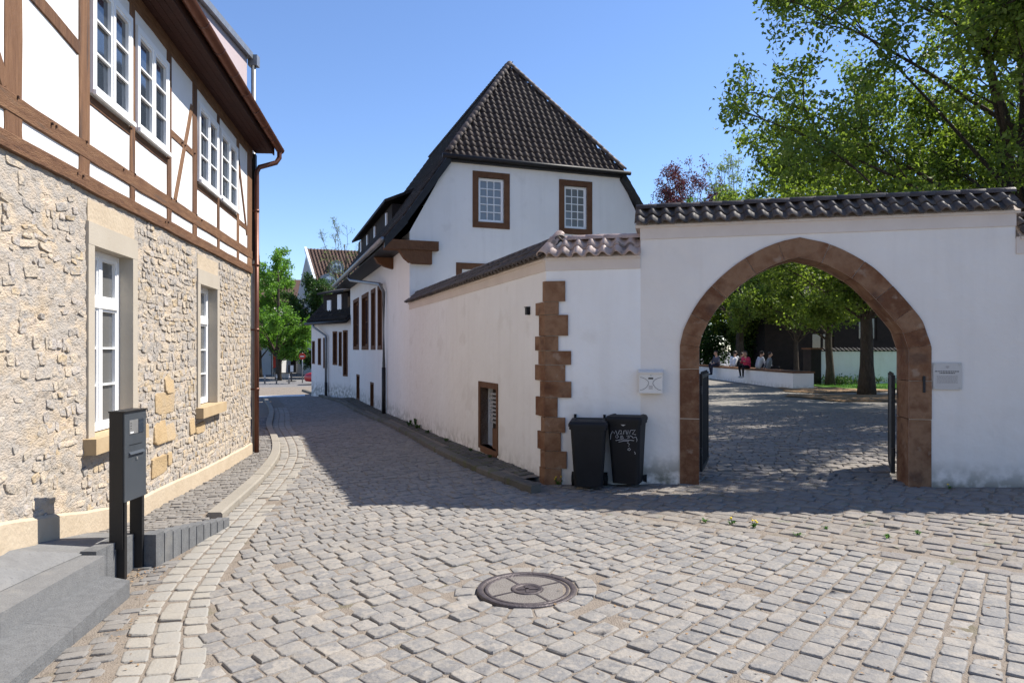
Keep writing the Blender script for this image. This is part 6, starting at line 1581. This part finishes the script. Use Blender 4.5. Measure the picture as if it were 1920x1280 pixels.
mb = MB(); mb.hexa([fhz(-.6,-.25,ez-.45),fhz(-.6,-.05,ez-.45),fhz(4.5,-.05,rz_-.05),fhz(4.5,-.25,rz_-.05),fhz(-.6,-.25,ez-.1),fhz(-.6,-.05,ez-.1),fhz(4.5,-.05,rz_+.3),fhz(4.5,-.25,rz_+.3)]); mb.build('bargeboard', M['white_wood'], fhouse)
for a,zc in ((2.2,4.6),(4.4,4.8),(6.6,4.6)):
    mb = MB(); q = [fhz(a-.35,-.03,zc-.7),fhz(a+.35,-.03,zc-.7),fhz(a+.35,-.03,zc+.7),fhz(a-.35,-.03,zc+.7)]; mb.prism([v-Vector((pK.x,pK.y,0))*.03 for v in q],[v+Vector((pK.x,pK.y,0))*.03 for v in q]); mb.build('window', M['glass'], fhouse)
for bpos, apos, sc_ in ((.9,.6,1.0),(1.9,2.2,.8)):
    zc = ez+(rz_-ez)*(apos/4.5)
    prof_ = [(-.75,-.1),(-.75,.75),(-.5,1.2),(0,1.4),(.5,1.2),(.75,.75),(.75,-.1)]
    mb = MB(); mb.prism([fhz(apos-.3,bpos+x*sc_,zc+y*sc_) for x,y in prof_],[fhz(apos+1.8,bpos+x*sc_,zc+y*sc_) for x,y in prof_]); dmr = mb.build('dormer', M['zinc'], fhouse)
    pr2 = [(x*.68,.1+y*.72) for x,y in prof_]; mb = MB(); mb.prism([fhz(apos-.33,bpos+x*sc_,zc+y*sc_) for x,y in pr2],[fhz(apos-.305,bpos+x*sc_,zc+y*sc_) for x,y in pr2]); mb.build('window_frame', M['white_wood'], dmr)
    for sx in (-.2,.2):
        mb = MB(); q = [(sx-.15,.15),(sx+.15,.15),(sx+.15,.8),(sx-.15,.8)]; mb.prism([fhz(apos-.36,bpos+x*sc_,zc+y*sc_) for x,y in q],[fhz(apos-.335,bpos+x*sc_,zc+y*sc_) for x,y in q]); mb.build('pane', M['glass'], dmr)
# shop building closing the view
SHW = Wall((-31,68), (1,.06), 1)
sh_ = thing('shop_building', (-24,71,-.5), 'pale shop building with deep shade painted into its front closing the end of the street', 'building')
shh = [(k*2.2+.4,k*2.2+1.9,3.4,5.2) for k in range(9)]; sf = [(k*3.0+.3,k*3.0+2.8,-.3,2.5) for k in range(7)]
mb = MB(); wall_face(mb, SHW, [(0,-1),(21,-1),(21,6.4),(0,6.4)], shh+sf, .3); mb.build('wall', M['dark_wood_and_shade'], sh_)  # pale wall coloured near-black, deep shade of the arcades painted in
mb = MB(); p = SHW.pt; mb.hexa([p(-.3,6.3,.4),p(21.3,6.3,.4),p(21.3,9,-4),p(-.3,9,-4),p(-.3,6.45,.4),p(21.3,6.45,.4),p(21.3,9.1,-4),p(-.3,9.1,-4)]); mb.build('roof', M['far_tile'], sh_)
for a,b,c,d in shh: window(sh_, SHW, a,b,c,d,-.1,1,2,M['white_wood'],M['glass'],fw=.08,casements=2)
for k,(a,b,c,d) in enumerate(sf):
    mb = MB(); SHW.box(mb, a,b,c,d,-.3,-.25); mb.build('shopfront', M['glass'], sh_)
    mb = MB(); SHW.box(mb, a-.1,b+.1,2.6,2.95,.0,.12); mb.build('fascia_sign', [M['dark_wood_and_shade'],M['zinc']][k%2], sh_)
# pale house beside the far trees on the timbered side
ph = thing('far_corner_house', (-30,60,-.5), 'pale grey house half hidden by the street trees', 'house')
PHW = Wall((ratio(508)*62,62), (-1,-.05), -1)
phw = [(k*2.0+.5,k*2.0+1.5,z,z+1.6) for k in range(4) for z in (3.2,)]
mb = MB(); wall_face(mb, PHW, [(0,-1),(9,-1),(9,5.6),(0,5.6)], phw, .2); mb.build('wall', M['far_wall'], ph)
mb = MB(); mb.add([PHW.pt(0,-1,0),PHW.pt(0,-1,-8),PHW.pt(0,5.6,-8),PHW.pt(0,5.6,0)],[(0,1,2,3)]); mb.build('side_wall', M['far_wall'], ph)
mb = MB(); p = PHW.pt; mb.hexa([p(-.3,5.5,.4),p(9,5.5,.4),p(9,7.5,-4),p(-.3,7.5,-4),p(-.3,5.65,.4),p(9,5.65,.4),p(9,7.6,-4),p(-.3,7.6,-4)]); mb.build('roof', M['far_tile'], ph)
for a,b,c,d in phw: window(ph, PHW, a,b,c,d,-.08,1,2,M['white_wood'],M['glass'],fw=.08,casements=2)
# bollards
for k,(x,lab) in enumerate(((496.5,'steel bollard nearest the timbered house at the end of the street'),(518.5,'steel bollard in front of the low pale wall'),(542,'steel bollard in front of the white poster stand'))):
    q = G(x,719); b = thing('bollard', (q.x,q.y,q.z), lab, 'bollard', 'bollards across the street end')
    mb = MB(); mb.lathe([(.05,-.05),(.05,.55),(.035,.60),(.0,.61)], (q.x,q.y,q.z), 10); mb.build('post', M['zinc'], b, True); mb = MB(); mb.lathe([(.053,.42),(.053,.47)], (q.x,q.y,q.z), 10); mb.build('band', M['white_wood'], b, True)
# road sign
q = G(567,717); b = thing('road_sign', (q.x,q.y,q.z), 'round red road sign on a thin grey pole before the red car', 'sign')
mb = MB(); mb.tube([(q.x,q.y,q.z-.1),(q.x,q.y,q.z+2.0)], .035, 8); mb.build('pole', M['zinc'], b, True)
mb = MB(); mb.tube([(q.x,q.y-.04,q.z+1.75),(q.x,q.y-.06,q.z+1.75)], .22, 20); d_ = mb.build('disc', M['red'], b); mb = MB(); mb.box(q.x-.13,q.x+.13,q.y-.066,q.y-.061,q.z+1.715,q.z+1.785); mb.build('white_bar', M['paint'], d_)
# poster stand
q = G(546,715); b = thing('poster_stand', (q.x,q.y,q.z), 'white poster board on a dark stand near the bollards', 'sign')
mb = MB(); mb.box(q.x-.04,q.x+.04,q.y,q.y+.06,q.z,q.z+.75); mb.box(q.x-.3,q.x+.3,q.y-.15,q.y+.2,q.z,q.z+.04); mb.build('stand', M['black_steel'], b)
mb = MB(); mb.box(q.x-.2,q.x+.2,q.y-.06,q.y-.005,q.z+.65,q.z+1.15); mb.build('frame', M['black_steel'], b); mb = MB(); mb.box(q.x-.04,q.x+.17,q.y-.068,q.y-.061,q.z+.68,q.z+1.12); mb.build('poster', M['paint'], b)
# red banner and low wall
q = Vector((ratio(516)*57, 57)); zq = h(*q); b = thing('shop_banner', (q.x,q.y,zq), 'tall red banner flag in front of the shops', 'banner')
mb = MB(); mb.tube([(q.x-.2,q.y,zq),(q.x-.2,q.y,zq+2.3)], .03, 6); mb.build('pole', M['steel'], b); mb = MB(); mb.prism([(q.x-.17,q.y-.01,zq+.7),(q.x+.2,q.y-.01,zq+.8),(q.x+.2,q.y-.01,zq+2.0),(q.x-.17,q.y-.01,zq+2.3)],[(q.x-.17,q.y+.01,zq+.7),(q.x+.2,q.y+.01,zq+.8),(q.x+.2,q.y+.01,zq+2.0),(q.x-.17,q.y+.01,zq+2.3)]); mb.build('flag', M['red'], b)
a = Vector((ratio(515)*55,55)); zq = h(*a); b = thing('low_wall', (a.x,a.y,zq), 'low pale wall behind the bollards', 'wall')
mb = MB(); mb.box(a.x,a.x+1.1,a.y,a.y+.35,zq-.2,zq+.34); mb.build('wall', M['cap_band'], b); mb = MB(); mb.box(a.x-.04,a.x+1.14,a.y-.04,a.y+.39,zq+.34,zq+.40); mb.build('cap', M['kerb'], b)
# red car
def car(loc, ang, label):
    t = thing('parked_car', loc, label, 'car'); m = Matrix.Translation(Vector(loc)) @ Matrix.Rotation(ang,4,'Z')
    def put(mb, name, mt, sm=False, par=None):
        mb.v = [tuple(m @ Vector(v)) for v in mb.v]; return mb.build(name, mt, par or t, sm)
    # x forward (front at +2), profile rows (x, z_bottom, z_belt, half width)
    prof_ = [(2.05,.32,.58,.62),(1.95,.22,.68,.74),(1.5,.18,.80,.82),(.95,.18,.88,.85),(0,.18,.92,.86),(-1.2,.18,.93,.85),(-1.75,.22,.90,.80),(-1.95,.32,.80,.70)]
    mb = MB(); vs = []
    for x,zb,zt_,w in prof_: vs += [(x,-w*.94,zb),(x,-w,zb+.2),(x,-w,zt_-.08),(x,-w*.86,zt_),(x,w*.86,zt_),(x,w,zt_-.08),(x,w,zb+.2),(x,w*.94,zb)]
    fs = [(i*8+k,i*8+(k+1)%8,(i+1)*8+(k+1)%8,(i+1)*8+k) for i in range(len(prof_)-1) for k in range(8)]+[tuple(range(7,-1,-1)),tuple((len(prof_)-1)*8+k for k in range(8))]
    mb.add(vs,fs); put(mb,'body',M['red_paint'],True)
    cab = [(1.0,.86,.70,.87),(.35,1.36,.58,.9),(-.9,1.40,.58,.9),(-1.6,.92,.68,.9)]
    mb = MB(); vs = [(1.0,-.70,.87),(1.0,.70,.87),(.35,.58,1.36),(.35,-.58,1.36)]; mb.add(vs,[(0,1,2,3)]); put(mb,'windscreen',M['glass'])
    mb = MB(); mb.hexa([(.35,-.58,1.355),(.35,.58,1.355),(-.9,.58,1.39),(-.9,-.58,1.39),(.30,-.55,1.40),(.30,.55,1.40),(-.85,.55,1.43),(-.85,-.55,1.43)]); put(mb,'roof',M['red_paint'])
    for s in (-1,1):
        mb = MB(); mb.add([(1.0,.71*s,.87),(.35,.585*s,1.36),(-.9,.585*s,1.39),(-1.6,.70*s,.92)],[(0,1,2,3)]); put(mb,'side_window',M['glass'])
        mb = MB(); mb.hexa([(1.86,s*.45,.56),(1.98,s*.45,.56),(1.90,s*.72,.56),(1.78,s*.72,.56),(1.80,s*.45,.68),(1.95,s*.45,.67),(1.86,s*.72,.67),(1.75,s*.72,.68)]); put(mb,'headlight',M['steel'])
        for x in (1.25,-1.25):
            mb = MB(); mb.tube([(x,s*.66,.30),(x,s*.86,.30)], .30, 18); w_ = put(mb,'wheel',M['rubber']); mb = MB(); mb.tube([(x,s*.861,.30),(x,s*.872,.30)], .19, 14); put(mb,'rim',M['steel'],False,w_)
    mb = MB(); mb.add([(-1.6,-.68,.92),(-1.6,.68,.92),(-.9,.58,1.39),(-.9,-.58,1.39)],[(0,1,2,3)]); put(mb,'rear_window',M['glass'])
    mb = MB(); mb.box(2.03,2.07,-.26,.26,.40,.50); put(mb,'number_plate',M['white_wood']); mb = MB(); mb.box(2.0,2.06,-.5,.5,.30,.38); put(mb,'grille',M['black_plastic'])
q = G(573,720.5); car((q.x+1.95,q.y+.55,q.z), math.radians(190), 'red parked car with only its nose showing past the white wing')

# ------------------------------------------------------------------ small weeds and dandelions
def weed(px, py, hgt, n, seed, label, flowers=0, on=None, leaf='grass', grp='weeds in the paving joints'):
    q = on if on is not None else G(px,py); rr = random.Random(seed); t = thing('weed', q, label, 'plant', grp); mb = MB()
    for k in range(n):
        a = rr.uniform(0,6.28); L = rr.uniform(.5,1)*hgt; d = Vector((math.cos(a),math.sin(a),0)); s = Vector((-d.y,d.x,0)); w = .08*hgt+.004; o_ = Vector((rr.uniform(-.3,.3)*hgt,rr.uniform(-.3,.3)*hgt,-.005))
        b = q+o_; m_ = b+d*L*.35+Vector((0,0,L*.6)); e = b+d*L*.8+Vector((0,0,L*.55)); mb.add([b,m_+s*w,e,m_-s*w],[(0,1,2,3)])
    mb.build('leaves', M[leaf], t)
    for k in range(flowers):
        c = q+Vector((rr.uniform(-.4,.4)*hgt,rr.uniform(-.4,.4)*hgt,hgt*rr.uniform(.7,1.1))); mb = MB(); mb.tube([q,c],.003,4); mb.ell(tuple(c),(.011,.011,.007),8,5,1); mb.build('flower', [M['grass'],M['yellow']], t)
for k,(px,py,hg,n,fl,lab) in enumerate([(1046,908,.10,16,5,'dandelion clump with yellow flowers at the foot of the quoins'),(1322,978,.06,14,0,'leafy green weed between forecourt setts before the left gate jamb'),(1372,982,.06,12,2,'dandelion with yellow flowers in the forecourt before the archway'),(1413,988,.06,12,3,'dandelion with several yellow flowers in the forecourt setts'),(1548,992,.05,10,0,'tiny green weed in the forecourt beneath the arch apex'),(1665,1008,.06,14,0,'green weed tuft near the rim of the forecourt setts'),(1720,1000,.05,10,0,'small green weed in the forecourt before the plaque jamb'),(1495,1003,.05,10,0,'sprig of green in a forecourt joint before the arch'),(1780,915,.05,10,1,'small weed at the mossy base of the wall below the plaque')]):
    weed(px,py,hg,n,60+k,lab,fl)
for k,(t_,hg,lab) in enumerate(((7.75,.30,'leafy weed standing tall against the garden wall foot'),(7.2,.16,'low weed growing beside the taller one at the garden wall'),(6.2,.12,'small grass tuft along the foot of the garden wall'),(4.6,.10,'tiny tuft at the garden wall past the vent'),(3.0,.08,'low tuft at the garden wall before the vent'),(2.0,.09,'grass tuft at the garden wall close to the quoins'))):
    q = GW.pt(t_,0,.08); q.z = h(q.x,q.y)+.07; weed(0,0,hg,18,80+k,lab,0,q,'dark_leaf','weeds along the garden wall')
# fallen leaves in joints by the letterbox stand and along the kerb
mb = MB(); rr = random.Random(4)
for k in range(420):
    if k < 160: i = rr.randint(4,len(LPATH)-16); b = Vector(LPATH[i])+Vector((rr.gauss(0,.03),rr.gauss(0,.08)))
    elif k < 230: b = Vector((SX+rr.gauss(.06,.08), SY+rr.gauss(.15,.12)))
    else: b = Vector((rr.uniform(.2,3.2), rr.uniform(3.2,5.6)))
    z = h(b.x,b.y)+.004; a = rr.uniform(0,6.28); L = rr.uniform(.006,.016); d = Vector((math.cos(a),math.sin(a),rr.uniform(-.3,.3)))*L; s = Vector((-d.y,d.x,rr.uniform(0,.006)))*.6
    c = Vector((b.x,b.y,z)); mb.add([c-d,c+s,c+d,c-s],[(0,1,2,3)])
o = mb.build('fallen_leaves', M['litter']); tag(o, 'tiny dry brown leaf fragments scattered in the paving joints', 'leaf litter', kind='stuff')
